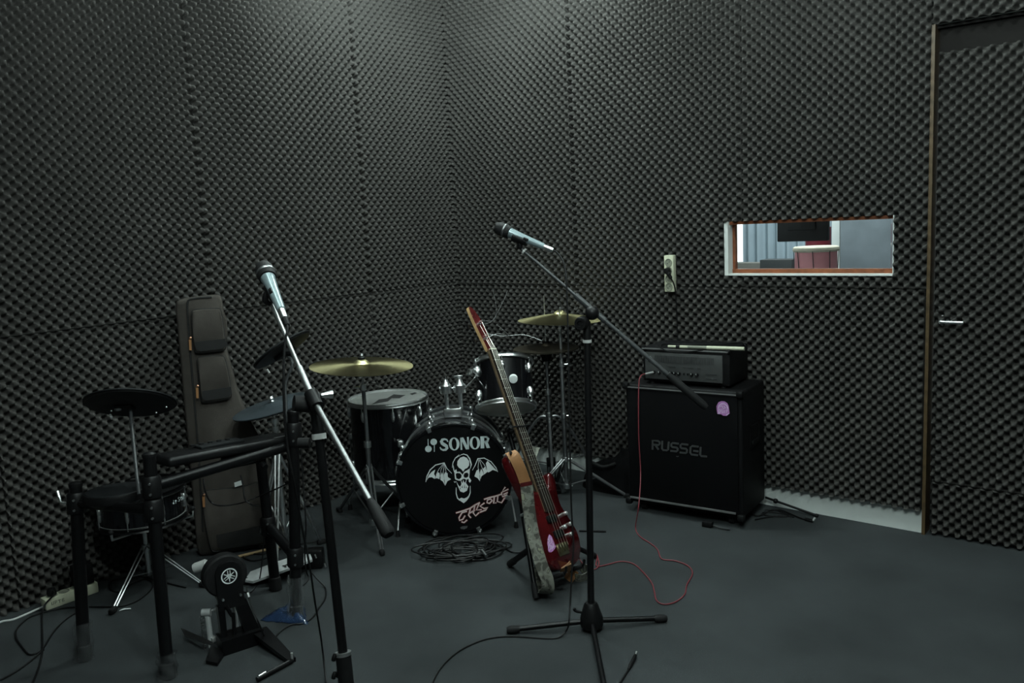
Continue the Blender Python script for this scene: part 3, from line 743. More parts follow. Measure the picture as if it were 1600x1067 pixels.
# winged skull emblem
m.ngon([C(*p) for p in ((440, 335), (444, 298), (468, 267), (500, 256), (530, 268), (552, 300), (552, 338), (534, 362), (512, 372), (496, 396), (479, 374), (455, 358))])
for s_, w_ in (([(395, 358), (402, 312), (424, 270), (458, 240)], [4, 7, 8, 4]), ([(472, 242), (500, 233), (532, 243), (557, 278), (571, 330), (562, 368)], [4, 8, 10, 12, 12, 4]),
               ([(432, 268), (450, 255), (470, 246)], 5), ([(404, 340), (408, 372), (416, 400)], [5, 9, 9]), ([(412, 488), (420, 496), (428, 488)], 7), ([(431, 545), (432, 600), (444, 642), (462, 662)], [5, 9, 10, 6]), ([(561, 528), (562, 590), (548, 628), (525, 660), (500, 684)], [4, 8, 11, 14, 8])):
    m.stroke(s_, w_, C)
for P_ in (((414, 392), (432, 372), (438, 398), (466, 396), (490, 424), (506, 398), (536, 380), (558, 366), (556, 410), (552, 448), (571, 478), (558, 505), (540, 545), (532, 572), (500, 590), (470, 580), (456, 552), (438, 505), (432, 480), (420, 460)),
           ((440, 628), (458, 648), (480, 638), (505, 645), (530, 634), (558, 606), (548, 640), (520, 672), (498, 686), (474, 670), (452, 655))):
    m.ngon([C(*p) for p in P_])
mk = MB(); C2 = headpt(0.0012)      # dark eye sockets, nose and hollows
for P_ in (((426, 418), (442, 408), (468, 412), (482, 430), (478, 452), (458, 467), (434, 458)), ((500, 430), (510, 410), (534, 404), (546, 420), (542, 444), (522, 454), (504, 448)),
           ((478, 478), (492, 464), (508, 462), (524, 472), (514, 500), (504, 490), (497, 470), (488, 505)), ((426, 470), (456, 480), (474, 480), (480, 512), (468, 536), (452, 522), (442, 502)),
           ((528, 472), (546, 462), (548, 488), (560, 500), (546, 534), (534, 518), (522, 500)), ((482, 545), (487, 520), (491, 546)), ((505, 548), (509, 512), (513, 548)), ((522, 548), (526, 528), (530, 546)), ((466, 558), (469, 540), (474, 560))):
    mk.ngon([C2(*p) for p in P_])
# left wing
for s_, w_ in (([(150, 492), (160, 440), (190, 380), (240, 335), (322, 314)], [4, 9, 9, 9, 8]), ([(320, 314), (345, 366), (390, 412)], [9, 6, 4]), ([(316, 320), (272, 372), (246, 425)], 4), ([(318, 322), (290, 380), (284, 440)], 4), ([(322, 322), (312, 400), (318, 470)], 5), ([(324, 322), (336, 390), (350, 450)], 4)):
    m.stroke(s_, w_, C)
m.ngon([C(*p) for p in ((156, 480), (178, 428), (205, 398), (238, 376), (226, 418), (240, 440), (232, 464), (206, 447), (176, 452))])
m.ngon([C(*p) for p in ((236, 462), (248, 425), (262, 402), (276, 408), (280, 440), (276, 466), (252, 456))])
m.ngon([C(*p) for p in ((284, 470), (288, 430), (300, 402), (310, 425), (316, 468), (330, 528), (308, 488))])
m.ngon([C(*p) for p in ((322, 470), (318, 425), (330, 400), (352, 412), (354, 446), (384, 466), (350, 484), (331, 526))])
# right wing
for s_, w_ in (([(582, 383), (606, 340), (632, 276), (690, 270), (755, 304), (800, 360), (816, 398)], [4, 6, 9, 8, 8, 8, 4]), ([(640, 285), (634, 360), (652, 430)], 4), ([(645, 285), (668, 350), (690, 410)], 4), ([(652, 284), (690, 330), (722, 390)], 4)):
    m.stroke(s_, w_, C)
m.ngon([C(*p) for p in ((600, 440), (620, 386), (642, 372), (648, 420), (652, 486), (630, 456))])
m.ngon([C(*p) for p in ((655, 470), (652, 400), (662, 370), (676, 392), (688, 422), (665, 440))])
m.ngon([C(*p) for p in ((690, 424), (676, 372), (700, 350), (706, 372), (722, 392), (718, 400))])
m.ngon([C(*p) for p in ((724, 404), (712, 350), (706, 318), (722, 296), (752, 328), (790, 368), (812, 394), (770, 380), (738, 400))])
lab(m.build('skull_emblem', 'print', fh, smooth=0), 'white bat-winged skull emblem')
mk.build('skull_hollows', 'blackhead', fh, smooth=0)
GRF = [[(432, 778), (500, 757), (560, 736), (604, 706)], [(528, 764), (486, 776), (458, 822), (462, 848), (492, 838), (512, 806)], [(484, 862), (504, 868), (530, 846)], [(562, 742), (546, 800), (566, 822)], [(560, 778), (602, 754)],
       [(604, 712), (590, 780), (612, 806), (640, 778)], [(604, 706), (648, 684)], [(642, 694), (618, 752), (664, 748)], [(690, 688), (652, 716), (690, 738), (724, 728), (704, 752), (652, 772)], [(762, 668), (740, 690), (716, 684), (722, 658), (750, 648), (764, 664)],
       [(692, 652), (740, 636), (800, 622), (852, 604)], [(784, 634), (778, 690), (800, 684)], [(818, 616), (812, 672), (852, 684), (880, 640)], [(884, 542), (852, 588), (912, 560)], [(852, 590), (860, 628), (926, 604), (922, 586)], [(872, 606), (908, 590)]]
m = MB(); C = headpt(0.0008)
for s_ in GRF: m.stroke(s_, 22, C)
lab(m.build('sticker_halo', 'printred', fh, smooth=0), 'dark red outline of the graffiti lettering')
m = MB(); C = headpt(0.0014)
for s_ in GRF: m.stroke(s_, 12.5, C)
lab(m.build('sticker_lettering', 'printpink', fh, smooth=0), 'whitish graffiti lettering edged in red')
m = MB(); C = headpt(0.0006); m.ngon([C(*p) for p in ((468, 912), (490, 902), (538, 898), (532, 918), (505, 930), (475, 926))]); m.build('maker_plate', 'badge', fh, smooth=0)

# tom mount on the bass drum
mp = onp(708, 645, BC-bax*0.17, bax); mp = V((mp.x, mp.y, 2*BR+0.002))
t2 = thing('tom_holder', 'chrome twin-post tom holder on top of the bass drum', 'tom holder', mp)
Mh = frame(mp, CRH, -CFH*-1, Z)
MB(Mh).rbox((0, 0, 0.018), (0.088, 0.06, 0.045), 0.006).build('base_block', 'chrome', t2)
for dx in (-0.028, 0.040):
    zt_ = 0.165 if dx < 0 else 0.165
    ps = MB(Mh).cyl((dx, 0, 0.03), (dx, 0, zt_-0.045), 0.0105, seg=14).build('post', 'chrome', t2)
    MB(Mh @ Matrix.Translation((dx, 0, zt_-0.05))).lathe([(0.014, -0.006), (0.029, -0.002), (0.029, 0.036), (0.018, 0.046), (0.012, 0.066), (0.0, 0.068)], seg=18).build('clamp_head', 'chrome', ps)
    MB(Mh).cyl((dx, 0, zt_+0.012), (dx+0.001, 0, zt_+0.03), 0.0028, seg=8).build('stud', 'chrome', ps)
    MB(Mh).cyl((dx-0.032, -0.005, zt_-0.028), (dx-0.016, -0.005, zt_-0.030), 0.012, seg=10).build('wing_bolt', 'darksteel', ps)
MB(Mh).cyl((-0.01, 0, 0.137), (0.025, 0, 0.137), 0.004, seg=8).build('link', 'chrome', t2)
MB(Mh).rbox((0.035, 0, 0.192), (0.045, 0.012, 0.014), 0.004).build('wing_nut', 'chrome', t2)

# rack tom
tb = at(790, 641, 4.24); tt = at(787, 562, 4.24)
tax = (Z*math.cos(math.radians(26))+CFH*math.sin(math.radians(26))-CRH*0.02).normalized()
TR, TH = 0.142, 0.232
tcen = (tb+tt)/2; tlow = tcen-tax*TH/2
t = thing('rack_tom', 'black rack tom tilted above the bass drum', 'drum', tlow)
Mx, sh, up, lo = drum(t, tlow, tax, TR, TH, 6, 'shell', ('drumhead', 'resohead'), 'chrome', hint=CRH, rot0=-0.55, lug=(0.028, 0.018))
m = MB(); bp = at(797+16, 592, 0); 
pj = onp(802, 592, tcen-CFH*TR, CFH)
MB(axframe(pj, -CFH)).lathe([(0.0, 0.016), (0.019, 0.013), (0.0215, 0.003), (0.0215, -0.018)], seg=20).build('badge', 'print', sh)
# tom bracket and L-arm
bk = at(748, 578, 4.21)
MB(axframe(bk, (-CRH*0.8-CFH*0.6))).lathe([(0.0, 0.03), (0.012, 0.03), (0.018, 0.022), (0.018, 0.012), (0.024, 0.010), (0.024, -0.03)], seg=18).build('bracket', 'chrome', sh)
e0 = Mh @ V((0.040, 0, 0.137))
MB().tube(cr([e0, e0+CRH*0.03+Z*0.002, at(741, 592, 4.22), at(745, 584, 4.22), bk], 5), 0.0058, 10).build('mount_arm', 'chrome', t2)
MB().tube([at(742, 560, 4.2), at(743, 574, 4.2)], 0.006, 8).build('wing_bolt', 'chrome', sh)
MB().rbox(at(734, 581, 4.2), (0.026, 0.02, 0.032), 0.006).build('clamp', 'chrome', t2)

# floor tom
fz0, fz1 = 0.205, 0.600
fc = at(606, 624, 4.42); fr = 0.200
fc = V((fc.x, fc.y, 0))
t = thing('floor_tom', 'black floor tom with a patched pale head behind the cymbal stand', 'drum', fc)
Mx, sh, up, lo = drum(t, V((fc.x, fc.y, fz0)), Z, fr, fz1-fz0, 8, 'shell', ('drumhead', 'drumhead'), 'chrome', hint=CRH, rot0=0.25)
m = MB(); hz = fz1+0.0008
pat = [(585, 629), (592, 624), (605, 622), (615, 616), (628, 617), (634, 617), (624, 622), (612, 622), (606, 627), (594, 629), (580, 632)]
m.ngon([F(x, y, hz) for x, y in pat]); m.ngon([F(x, y, hz) for x, y in ((640, 615), (648, 613), (652, 614), (644, 617))])
lab(m.build('worn_patch', 'canvasdark', up, smooth=0), 'dark worn patch on the head')
for k, a in enumerate((PI*0.98, -0.2, PI*1.62)):
    d = CRH*math.cos(a)+CFH*math.sin(a); b_ = fc+d*(fr+0.016)
    lg_ = MB().tube(cr([b_+Z*(fz0+0.22), b_+Z*0.12, b_+d*0.03+Z*0.05, b_+d*0.03+Z*0.015], 4), 0.005, 8).build('leg', 'chrome', t)
    MB().cyl(b_+d*0.03, b_+d*0.03+Z*0.03, 0.013, 0.010, 10).build('rubber_foot', 'blackrubber', lg_)
    MB(frame(b_+Z*(fz0+0.20), d, Z.cross(d), Z)).rbox((-0.006, 0, 0), (0.030, 0.03, 0.035), 0.006).build('leg_bracket', 'chrome', lg_)

# ---------------- left crash cymbal and its stand
cl = at(565, 571, 4.0); g0 = V((cl.x, cl.y, 0))
t = thing('cymbal_stand', 'chrome cymbal stand in front of the floor tom', 'cymbal stand', g0, 'cymbal stands')
zh_ = 0.20
MB().cyl(g0+Z*0.06, g0+Z*0.46, 0.0125, seg=14).build('lower_tube', 'darksteel', t)
MB().cyl(g0+Z*0.46, g0+Z*0.74, 0.0095, seg=12).build('middle_tube', 'darksteel', t)
MB().cyl(g0+Z*0.74, g0+Z*0.90, 0.0045, seg=8).build('top_rod', 'chrome', t)
for z_, r_ in ((0.46, 0.018), (0.74, 0.015), (zh_, 0.02), (0.07, 0.018)): MB().cyl(g0+Z*(z_-0.015), g0+Z*(z_+0.015), r_, seg=14).build('collar', 'chrome', t)
MB().cyl(g0+Z*0.74-CRH*0.015, g0+Z*0.74-CRH*0.04, 0.006, seg=8).build('wing_bolt', 'chrome', t)
tc_ = at(563, 583, 4.0)
MB(axframe(tc_, -CFH)).lathe([(0.006, -0.012), (0.016, -0.012), (0.016, 0.012), (0.006, 0.012)], seg=16).build('tilter', 'darksteel', t)
f1 = F(597, 866); f2 = F(531, 800); f3 = g0+CRH*0.18+CFH*0.22; f3.z = 0
tripod_legs(t, g0+Z*0.36, g0+Z*0.09, [f1, f2, f3], r=0.008, m='darksteel')
cax = (Z+CRH*0.065-CFH*0.02).normalized()
t = thing('crash_cymbal', 'brass crash cymbal on the stand left of the bass drum', 'cymbal', cl, 'crash cymbals')
Mc, o = cymbal('cymbal_disc', t, cl-Z*0.002, cax, 0.243)
MB(Mc).lathe([(0.0, 0.062), (0.007, 0.060), (0.012, 0.052), (0.007, 0.045), (0.014, 0.042), (0.015, 0.034), (0.0, 0.032)], seg=14).build('wing_nut', 'darksteel', t)
MB(Mc).cyl((0, 0, 0.033), (0, 0, 0.042), 0.017, seg=14).build('felt', 'blackrubber', t)

# ---------------- right crash cymbal and its stand
dR = 4.52
crp = at(875, 500, dR); b0 = at(885, 764, dR); g0 = V(((crp.x+b0.x)/2, (crp.y+b0.y)/2, 0))
t = thing('cymbal_stand', 'tall chrome cymbal stand beside the hi-hat by the right wall', 'cymbal stand', g0, 'cymbal stands')
zc = crp.z
MB().cyl(g0+Z*0.05, g0+Z*0.44, 0.0125, seg=14).build('lower_tube', 'darksteel', t)
MB().cyl(g0+Z*0.44, g0+Z*0.72, 0.0105, seg=12).build('middle_tube', 'steel', t)
MB().cyl(g0+Z*0.72, g0+Z*(zc-0.045), 0.0085, seg=12).build('upper_tube', 'steel', t)
MB().cyl(g0+Z*(zc-0.05), g0+Z*(zc+0.06), 0.0035, seg=8).build('top_rod', 'chrome', t)
for z_, r_ in ((0.44, 0.017), (0.72, 0.016), (0.20, 0.019), (0.05, 0.022)):
    MB().cyl(g0+Z*(z_-0.012), g0+Z*(z_+0.012), r_, seg=14).build('collar', 'chrome', t)
    MB().cyl(g0+Z*z_+CRH*0.012, g0+Z*z_+CRH*0.035, 0.005, seg=8).build('wing_bolt', 'chrome', t)
MB().cyl(g0+Z*(zc-0.06)-CRH*0.016, g0+Z*(zc-0.06)+CRH*0.006, 0.009, seg=10).build('tilter', 'darksteel', t)
ff = F(980, 778); f2 = g0-CRH*0.22-CFH*0.12; f3 = g0+CFH*0.16-CRH*0.05; f2.z = 0; f3.z = 0
tripod_legs(t, g0+Z*0.21, g0+Z*0.05, [ff, f2, f3], r=0.010, m='darksteel')
t = thing('crash_cymbal', 'shiny brass crash cymbal highest of all, by the right wall', 'cymbal', crp, 'crash cymbals')
Mc, o = cymbal('cymbal_disc', t, crp, (Z+CRH*0.03+CFH*0.0).normalized(), 0.225, bow=0.15)
MB(Mc).cyl((0, 0, 0.042), (0, 0, 0.050), 0.014, seg=14).build('felt', 'blackrubber', t)
MB(Mc).lathe([(0.0, 0.072), (0.004, 0.070), (0.006, 0.060), (0.004, 0.05)], seg=10).build('wing_nut', 'chrome', t)

# ---------------- hi-hat
dH = 4.62
hh = at(853, 543, dH); b0 = at(862, 745, dH); g0 = V(((hh.x+b0.x)/2, (hh.y+b0.y)/2, 0)); zc = hh.z
t = thing('hi_hat_stand', 'chrome hi-hat stand with arched legs and a tall thin rod', 'hi-hat stand', g0)
MB().cyl(g0+Z*0.06, g0+Z*0.55, 0.012, seg=14).build('lower_tube', 'darksteel', t)
MB().cyl(g0+Z*0.55, g0+Z*(zc-0.06), 0.0085, seg=12).build('upper_tube', 'darksteel', t)
MB().cyl(g0+Z*0.5, g0+Z*(zc+0.29), 0.0032, seg=8).build('pull_rod', 'steel', t)
MB().cyl(g0+Z*(zc-0.065), g0+Z*(zc-0.025), 0.024, 0.034, 16).build('seat_cup', 'blackplastic', t)
MB().cyl(g0+Z*0.54, g0+Z*0.57, 0.017, seg=14).build('collar', 'chrome', t)
MB().cyl(g0+Z*0.40, g0+Z*0.44, 0.020, seg=14).build('collar', 'chrome', t)
for a in (0.15, PI*0.95, PI*1.5):
    d = CRH*math.cos(a)+CFH*math.sin(a)*0.55
    lg_ = MB().tube(cr([g0+Z*0.42+d*0.015, g0+Z*0.41+d*0.06, g0+Z*0.30+d*0.14, g0+Z*0.10+d*0.235, g0+Z*0.015+d*0.27], 5), 0.0085, 8).build('leg', 'darksteel', t)
    MB().sphere(g0+d*0.27+Z*0.014, 0.014, 10, 8).build('rubber_foot', 'blackrubber', lg_)
    MB().tube([g0+Z*0.15, g0+Z*0.19+d*0.19], 0.005, 6).build('brace', 'darksteel', t)
m = MB(frame(g0, CRH, CFH, Z)); m.rbox((0, 0, 0.16), (0.05, 0.03, 0.05), 0.006); m.box((-0.02, 0, 0.08), (0.007, 0.02, 0.14)); m.box((0.02, 0, 0.08), (0.007, 0.02, 0.14)); m.rbox((0, -0.03, 0.012), (0.09, 0.10, 0.024), 0.004); m.build('pedal_frame', 'blackmetal', t)
m = MB(frame(g0, CRH, CFH, Z)); m.ext([(-0.04, 0.03, 0.055), (0.04, 0.03, 0.055), (0.035, 0.24, 0.022), (-0.035, 0.24, 0.022)], (0, 0, 0.008)); m.build('footboard', 'darksteel', t)
t = thing('hi_hat_cymbals', 'pair of dull dark hi-hat cymbals on the thin rod', 'hi-hat', V((g0.x, g0.y, zc)))
Mc, o = cymbal('upper_cymbal', t, V((g0.x, g0.y, zc+0.006)), Z, 0.178, 'bronze_dark', bow=0.07)
cymbal('lower_cymbal', t, V((g0.x, g0.y, zc-0.001)), -Z, 0.178, 'bronze_dark', bow=0.07)
MB(Mc).cyl((0, 0, 0.030), (0, 0, 0.055), 0.012, seg=12).build('clutch', 'darksteel', t)
MB(Mc).cyl((0, 0, 0.028), (0, 0, 0.036), 0.020, seg=14).build('felt', 'blackrubber', t)

# ================================================================== MICROPHONES AND STANDS
def microphone(name, label, head, tail, hook=None):
    """head = far end of the grille, tail = end of the connector"""
    head, tail = V(head), V(tail); ax = (head-tail).normalized(); L = (head-tail).length
    t = thing(name, label, 'microphone', (head+tail)/2, 'microphones')
    Mm = axframe(tail, ax); k = L/0.225
    MB(Mm).lathe([(0.0, 0), (0.0085, 0), (0.0095, 0.004*k), (0.0095, 0.034*k), (0.0, 0.034*k)], seg=18).build('connector', 'chrome', t)
    MB(Mm).lathe([(0.0, 0.034*k), (0.0115, 0.034*k), (0.0125, 0.06*k), (0.0150, 0.11*k), (0.0185, 0.158*k), (0.0200, 0.165*k), (0.0, 0.165*k)], seg=24).build('body', 'micbody', t)
    MB(Mm).lathe([(0.0, 0.165*k), (0.0235, 0.167*k), (0.0250, 0.178*k), (0.0256, 0.190*k), (0.0245, 0.207*k), (0.0185, 0.220*k), (0.0, 0.2255*k)], seg=24).build('grille', 'micgrille', t)
    MB(Mm).lathe([(0.0250, 0.182*k), (0.0268, 0.184*k), (0.0268, 0.188*k), (0.0250, 0.190*k)], seg=24, closed=True).build('grille_band', 'darksteel', t)
    sd = (-CFH-ax*(-CFH).dot(ax)).normalized()
    MB(frame(tail+ax*0.10*k+sd*0.0145, ax, sd.cross(ax)*-1, sd)).rbox((0, 0, 0), (0.020, 0.010, 0.006), 0.002).build('switch', 'blackplastic', t)
    return t, ax, k
# right stand
rb = F(925, 984); dS = dep(rb)
t = thing('microphone_stand', 'black tripod microphone stand in front of the bass cabinet', 'microphone stand', V((rb.x, rb.y, 0)), 'microphone stands')
MB(Matrix.Translation((rb.x, rb.y, 0))).lathe([(0.030, 0.012), (0.040, 0.016), (0.043, 0.028), (0.041, 0.050), (0.026, 0.098), (0.020, 0.106), (0.0, 0.106)], seg=28).build('base_hub', 'blackplastic', t)
for fx, fy in ((797, 984), (1037, 966), (953, 1118)):
    e = F(fx, fy, 0.015); c0 = V((rb.x, rb.y, 0.036)); d_ = (e-c0).normalized()
    l = MB().cyl(c0+d_*0.03, e, 0.0095, seg=12).build('leg', 'blackmetal', t)
    MB().tube([e-d_*0.035, e-d_*0.02, e, e+d_*0.012], [0.0115, 0.0145, 0.0145, 0.010], 12).build('rubber_foot', 'blackrubber', l)
MB().tube(cr([V((rb.x, rb.y, 0.07))-CRH*0.03, V((rb.x, rb.y, 0.075))-CRH*0.055, V((rb.x, rb.y, 0.085))-CRH*0.062], 3), 0.006, 8).build('wing_bolt', 'blackplastic', t)
ptop = at(917, 502, dS-0.01); pring = at(917.5, 533, dS-0.004); pbase = V((rb.x, rb.y, 0.10))
MB().cyl(pbase, pring, 0.0125, seg=14).build('lower_tube', 'blackmetal', t)
MB().cyl(pring, ptop, 0.0155, 0.013, 14).build('clutch', 'blackplastic', t)
MB().cyl(pring-Z*0.005, pring+Z*0.006, 0.0165, seg=16).build('white_ring', 'whitecable', t)
MB(axframe(at(908, 505, dS-0.03), -CFH-CRH*0.4)).lathe([(0.0, 0.008), (0.009, 0.008), (0.011, 0.014), (0.021, 0.014), (0.024, 0.004), (0.024, -0.03)], seg=20).build('clamp_knob', 'blackplastic', t)
MB().sphere(at(925, 489, dS-0.01), 0.026, 14, 10).build('clamp_body', 'blackplastic', t)
B0, B1 = at(810, 385, dS+0.05), at(1104, 637, dS-0.06); bl = B1-B0
MB().cyl(B0, B0+bl*0.46, 0.0062, seg=12).build('boom_rod', 'greymetal', t)
MB().cyl(B0+bl*0.31, B0+bl*0.47, 0.0115, seg=14).build('boom_sleeve', 'greymetal', t)
MB().cyl(B0+bl*0.45, B0+bl*0.90, 0.0082, seg=12).build('boom_tail', 'greymetal', t)
MB().tube([B0+bl*0.80, B0+bl*0.84, B0+bl*0.985, B1], [0.010, 0.0145, 0.0145, 0.010], 14).build('counterweight', 'blackrubber', t)
MB().cyl(B0+bl*0.028, B0+bl*0.036, 0.012, seg=12).build('lock_ring', 'whitecable', t)
mh, mt_ = at(773, 354, dS+0.06), at(864, 391, dS+0.0)
t_, ax_, k_ = microphone('microphone', 'grey-blue microphone on the right boom, pointing up and left', mh, mt_)
mm_ = mt_+ax_*0.128*k_-Z*0.008
m = MB(); m.tube([mm_-ax_*0.03, mm_-ax_*0.01, mm_+ax_*0.026], [0.016, 0.0180, 0.0200], 16); m.tube(cr([mm_-Z*0.012, mm_-Z*0.028, B0], 3), 0.010, 10); m.build('microphone_clip', 'blackplastic', t)
cp = [mt_, at(872, 396, dS), at(881, 412, dS-0.01), at(885, 440, dS-0.02), at(887, 500, dS-0.02), at(889, 600, dS-0.02), at(891, 720, dS-0.02), at(893, 800, dS-0.02), at(896, 850, dS-0.02), at(893, 900, dS-0.03), at(891, 945, dS-0.05), F(889, 972, 0.07), F(885, 985, 0.02), F(872, 996, 0.004), F(850, 997, 0.004), F(800, 994, 0.004), F(760, 998, 0.004), F(722, 1014, 0.004), F(695, 1036, 0.004), F(678, 1062, 0.004), F(670, 1095, 0.004)]
one(MB().tube(cr(cp, 5), 0.0033, 8), 'microphone_cable', 'blackcable', 'black microphone cable hanging beside the right stand onto the carpet', 'cable')

# left stand (its tripod stands below the frame)
kn = 0.0
cP = at(493, 632, 2.10); lowP = at(541, 1067, 2.06)
dirp = (lowP-cP); gP = cP+dirp*(cP.z/-dirp.z); gP.z = 0
t = thing('microphone_stand', 'nearer microphone stand with a chrome boom, cut off by the lower edge', 'microphone stand', gP, 'microphone stands')
ringP = cP.lerp(lowP, (682-632)/(1067-632)); hubP = cP.lerp(lowP, (1022-632)/(1067-632)); hub2 = cP.lerp(lowP, 1.04)
MB().cyl(ringP, gP+(cP-gP).normalized()*0.05, 0.0115, seg=14).build('lower_tube', 'blackmetal', t)
MB().cyl(cP, ringP, 0.0140, 0.0155, 14).build('clutch', 'blackplastic', t)
dn = (gP-cP).normalized()
MB().cyl(ringP-dn*0.006, ringP+dn*0.008, 0.0180, seg=18).build('white_ring', 'whitecable', t)
MB().cyl(at(484, 692, 2.10), at(466, 692, 2.10), 0.013, seg=14).build('clutch_knob', 'blackrubber', t)
MB().cyl(hubP, hub2+dn*0.03, 0.0190, seg=18).build('leg_hub', 'blackplastic', t)
MB().cyl(hubP-dn*0.004, hubP+dn*0.004, 0.0205, seg=18).build('hub_ring', 'steel', t)
for yy in (1030, 1058):
    P_ = at(536, yy, 2.06); MB().tube(cr([P_, at(528, yy-2, 2.06), at(523, yy-6, 2.05), at(521, yy+2, 2.05)], 3), 0.0055, 8).build('wing_bolt', 'blackplastic', t)
for a in (0.4, 0.4+2*PI/3, 0.4+4*PI/3):
    d = V((math.cos(a), math.sin(a), 0)); e = gP+d*0.30+Z*0.014
    l = MB().cyl(hub2+dn*0.03, e, 0.0085, seg=10).build('leg', 'blackmetal', t)
    MB().sphere(e, 0.014, 10, 8).build('rubber_foot', 'blackrubber', l)
B0 = at(424, 474, 2.24); Bc = at(490, 625, 2.07); B1 = at(608, 836, 1.86)
MB().tube([B0, B0.lerp(Bc, 0.72)], 0.0060, 12).build('boom_rod', 'chrome', t)
MB().tube([B0.lerp(Bc, 0.68), Bc], 0.0088, 14).build('boom_sleeve', 'steel', t)
MB().tube([Bc, Bc.lerp(B1, 0.86)], 0.0078, 14).build('boom_tail', 'darksteel', t)
MB().tube([Bc.lerp(B1, 0.76), Bc.lerp(B1, 0.82), Bc.lerp(B1, 0.98), B1], [0.009, 0.0135, 0.0165, 0.012], 14).build('counterweight', 'blackrubber', t)
m = MB(); m.sphere(at(491, 628, 2.10), 0.027, 16, 12); m.tube([B0.lerp(Bc, 0.93), Bc.lerp(B1, 0.05)], 0.0165, 14); m.build('clamp_body', 'blackplastic', t)
MB().cyl(at(488, 632, 2.10), at(459, 630, 2.08), 0.0215, 0.0200, 20).build('clamp_knob', 'blackrubber', t)
MB().cyl(at(502, 618, 2.09), at(520, 616, 2.10), 0.006, 0.011, 10).build('wing_bolt', 'chrome', t)
MB().cyl(at(452, 550, 2.16)-CRH*0.012, at(452, 550, 2.16)+CRH*0.012, 0.011, seg=10).build('lock_ring', 'blackplastic', t)
mh, mt_ = at(410, 414, 2.30), at(445, 498, 2.13)
t_, ax_, k_ = microphone('microphone', 'grey-blue microphone on the left chrome boom, upright', mh, mt_)
mm_ = mt_+ax_*0.105*k_-CRH*0.006+CFH*0.010
m = MB(); m.tube([mm_-ax_*0.028, mm_-ax_*0.01, mm_+ax_*0.024], [0.0150, 0.0165, 0.0185], 16); m.tube(cr([mm_-CRH*0.015, mm_-CRH*0.022-Z*0.02, B0], 3), 0.0085, 10); m.build('microphone_clip', 'blackplastic', t)
MB().tube([mt_, mt_-ax_*0.028], [0.009, 0.006], 10).build('cable_boot', 'blackrubber', t_)
bt = mt_-ax_*0.02
cp = [bt, at(449, 515, 2.10), at(445, 540, 2.09), at(443, 600, 2.08), at(447, 680, 2.09), at(460, 760, 2.12), at(473, 830, 2.3), at(484, 885, 2.6), at(492, 940, 2.75), at(502, 1000, 2.85), F(508, 1052, 0.02), F(512, 1080, 0.004), F(515, 1110, 0.004)]
one(MB().tube(cr(cp, 5), 0.0032, 8), 'microphone_cable', 'blackcable', 'black microphone cable drooping from the left microphone to the floor', 'cable')

# ================================================================== BASS GUITAR, STRAP AND STAND
G0 = V((1.791, -1.370, 0.100)); ga = V((-0.455, 0.097, 0.885)).normalized(); gN = V((0.885, 0.154, 0.438)); gN = (gN-ga*gN.dot(ga)).normalized(); gs = ga.cross(gN)
GM = frame(G0, gs, ga, gN)
t = thing('bass_guitar', 'glossy red electric bass guitar resting on a black stand', 'bass guitar', G0)
out = [(0, 0.0), (0.085, 0.010), (0.140, 0.055), (0.156, 0.120), (0.132, 0.190), (0.108, 0.245), (0.112, 0.295), (0.130, 0.345), (0.122, 0.385), (0.098, 0.385), (0.068, 0.345), (0.045, 0.325),
       (-0.045, 0.330), (-0.066, 0.370), (-0.088, 0.435), (-0.112, 0.487), (-0.138, 0.490), (-0.148, 0.455), (-0.136, 0.385), (-0.117, 0.310), (-0.112, 0.255), (-0.120, 0.200), (-0.136, 0.130), (-0.130, 0.060), (-0.085, 0.012)]
o2 = [V((p.x, p.y)) for p in cr([(x, y, 0) for x, y in out], 4, closed=True)]
cen = V((0, 0.20)); m = MB(GM); n = len(o2); vs = []; rows = [(0.0, 0.006), (0.004, 0.0015), (0.010, 0.0), (0.034, 0.0), (0.040, 0.0015), (0.044, 0.006)]
for (zz, ins) in rows:
    for i, p in enumerate(o2):
        tn = (o2[(i+1) % n]-o2[i-1]).normalized(); q = V((-tn.y, tn.x))
        vs.append((p.x+q.x*ins, p.y+q.y*ins, zz-0.044))
fs = [(k*n+i, k*n+(i+1) % n, (k+1)*n+(i+1) % n, (k+1)*n+i) for k in range(len(rows)-1) for i in range(n)]
fs += [tuple(range(n-1, -1, -1)), tuple(range((len(rows)-1)*n, len(rows)*n))]
m.add(vs, fs); body = m.build('body', 'redgloss', t, smooth=50)
NY0, NUT = 0.300, 0.954
m = MB(GM)   # neck with rounded back
prof = lambda w_, th: [(w_, 0.004), (w_, -0.002), (w_*0.8, -th*0.7), (w_*0.4, -th), (-w_*0.4, -th), (-w_*0.8, -th*0.7), (-w_, -0.002), (-w_, 0.004)]
rowsN = []
for yy, w_, th in ((0.24, 0.031, 0.016), (0.36, 0.030, 0.020), (0.60, 0.0262, 0.020), (0.90, 0.0215, 0.018), (NUT, 0.0205, 0.018)):
    rowsN.append([(x, yy, z_) for x, z_ in prof(w_, th)])
vs = [p for r_ in rowsN for p in r_]; q = 8
fs = [(k*q+i, k*q+(i+1) % q, (k+1)*q+(i+1) % q, (k+1)*q+i) for k in range(len(rowsN)-1) for i in range(q)]+[tuple(range(q)), tuple(range(len(vs)-1, len(vs)-1-q, -1))]
m.add(vs, fs); neck = m.build('neck', 'neckwood', t, smooth=40)
m = MB(GM); m.ext([(-0.0315, 0.235, 0.004), (0.0315, 0.235, 0.004), (0.0205, NUT, 0.004), (-0.0205, NUT, 0.004)], (0, 0, 0.0055)); fbd = m.build('fretboard', 'rosewood', t, smooth=0)
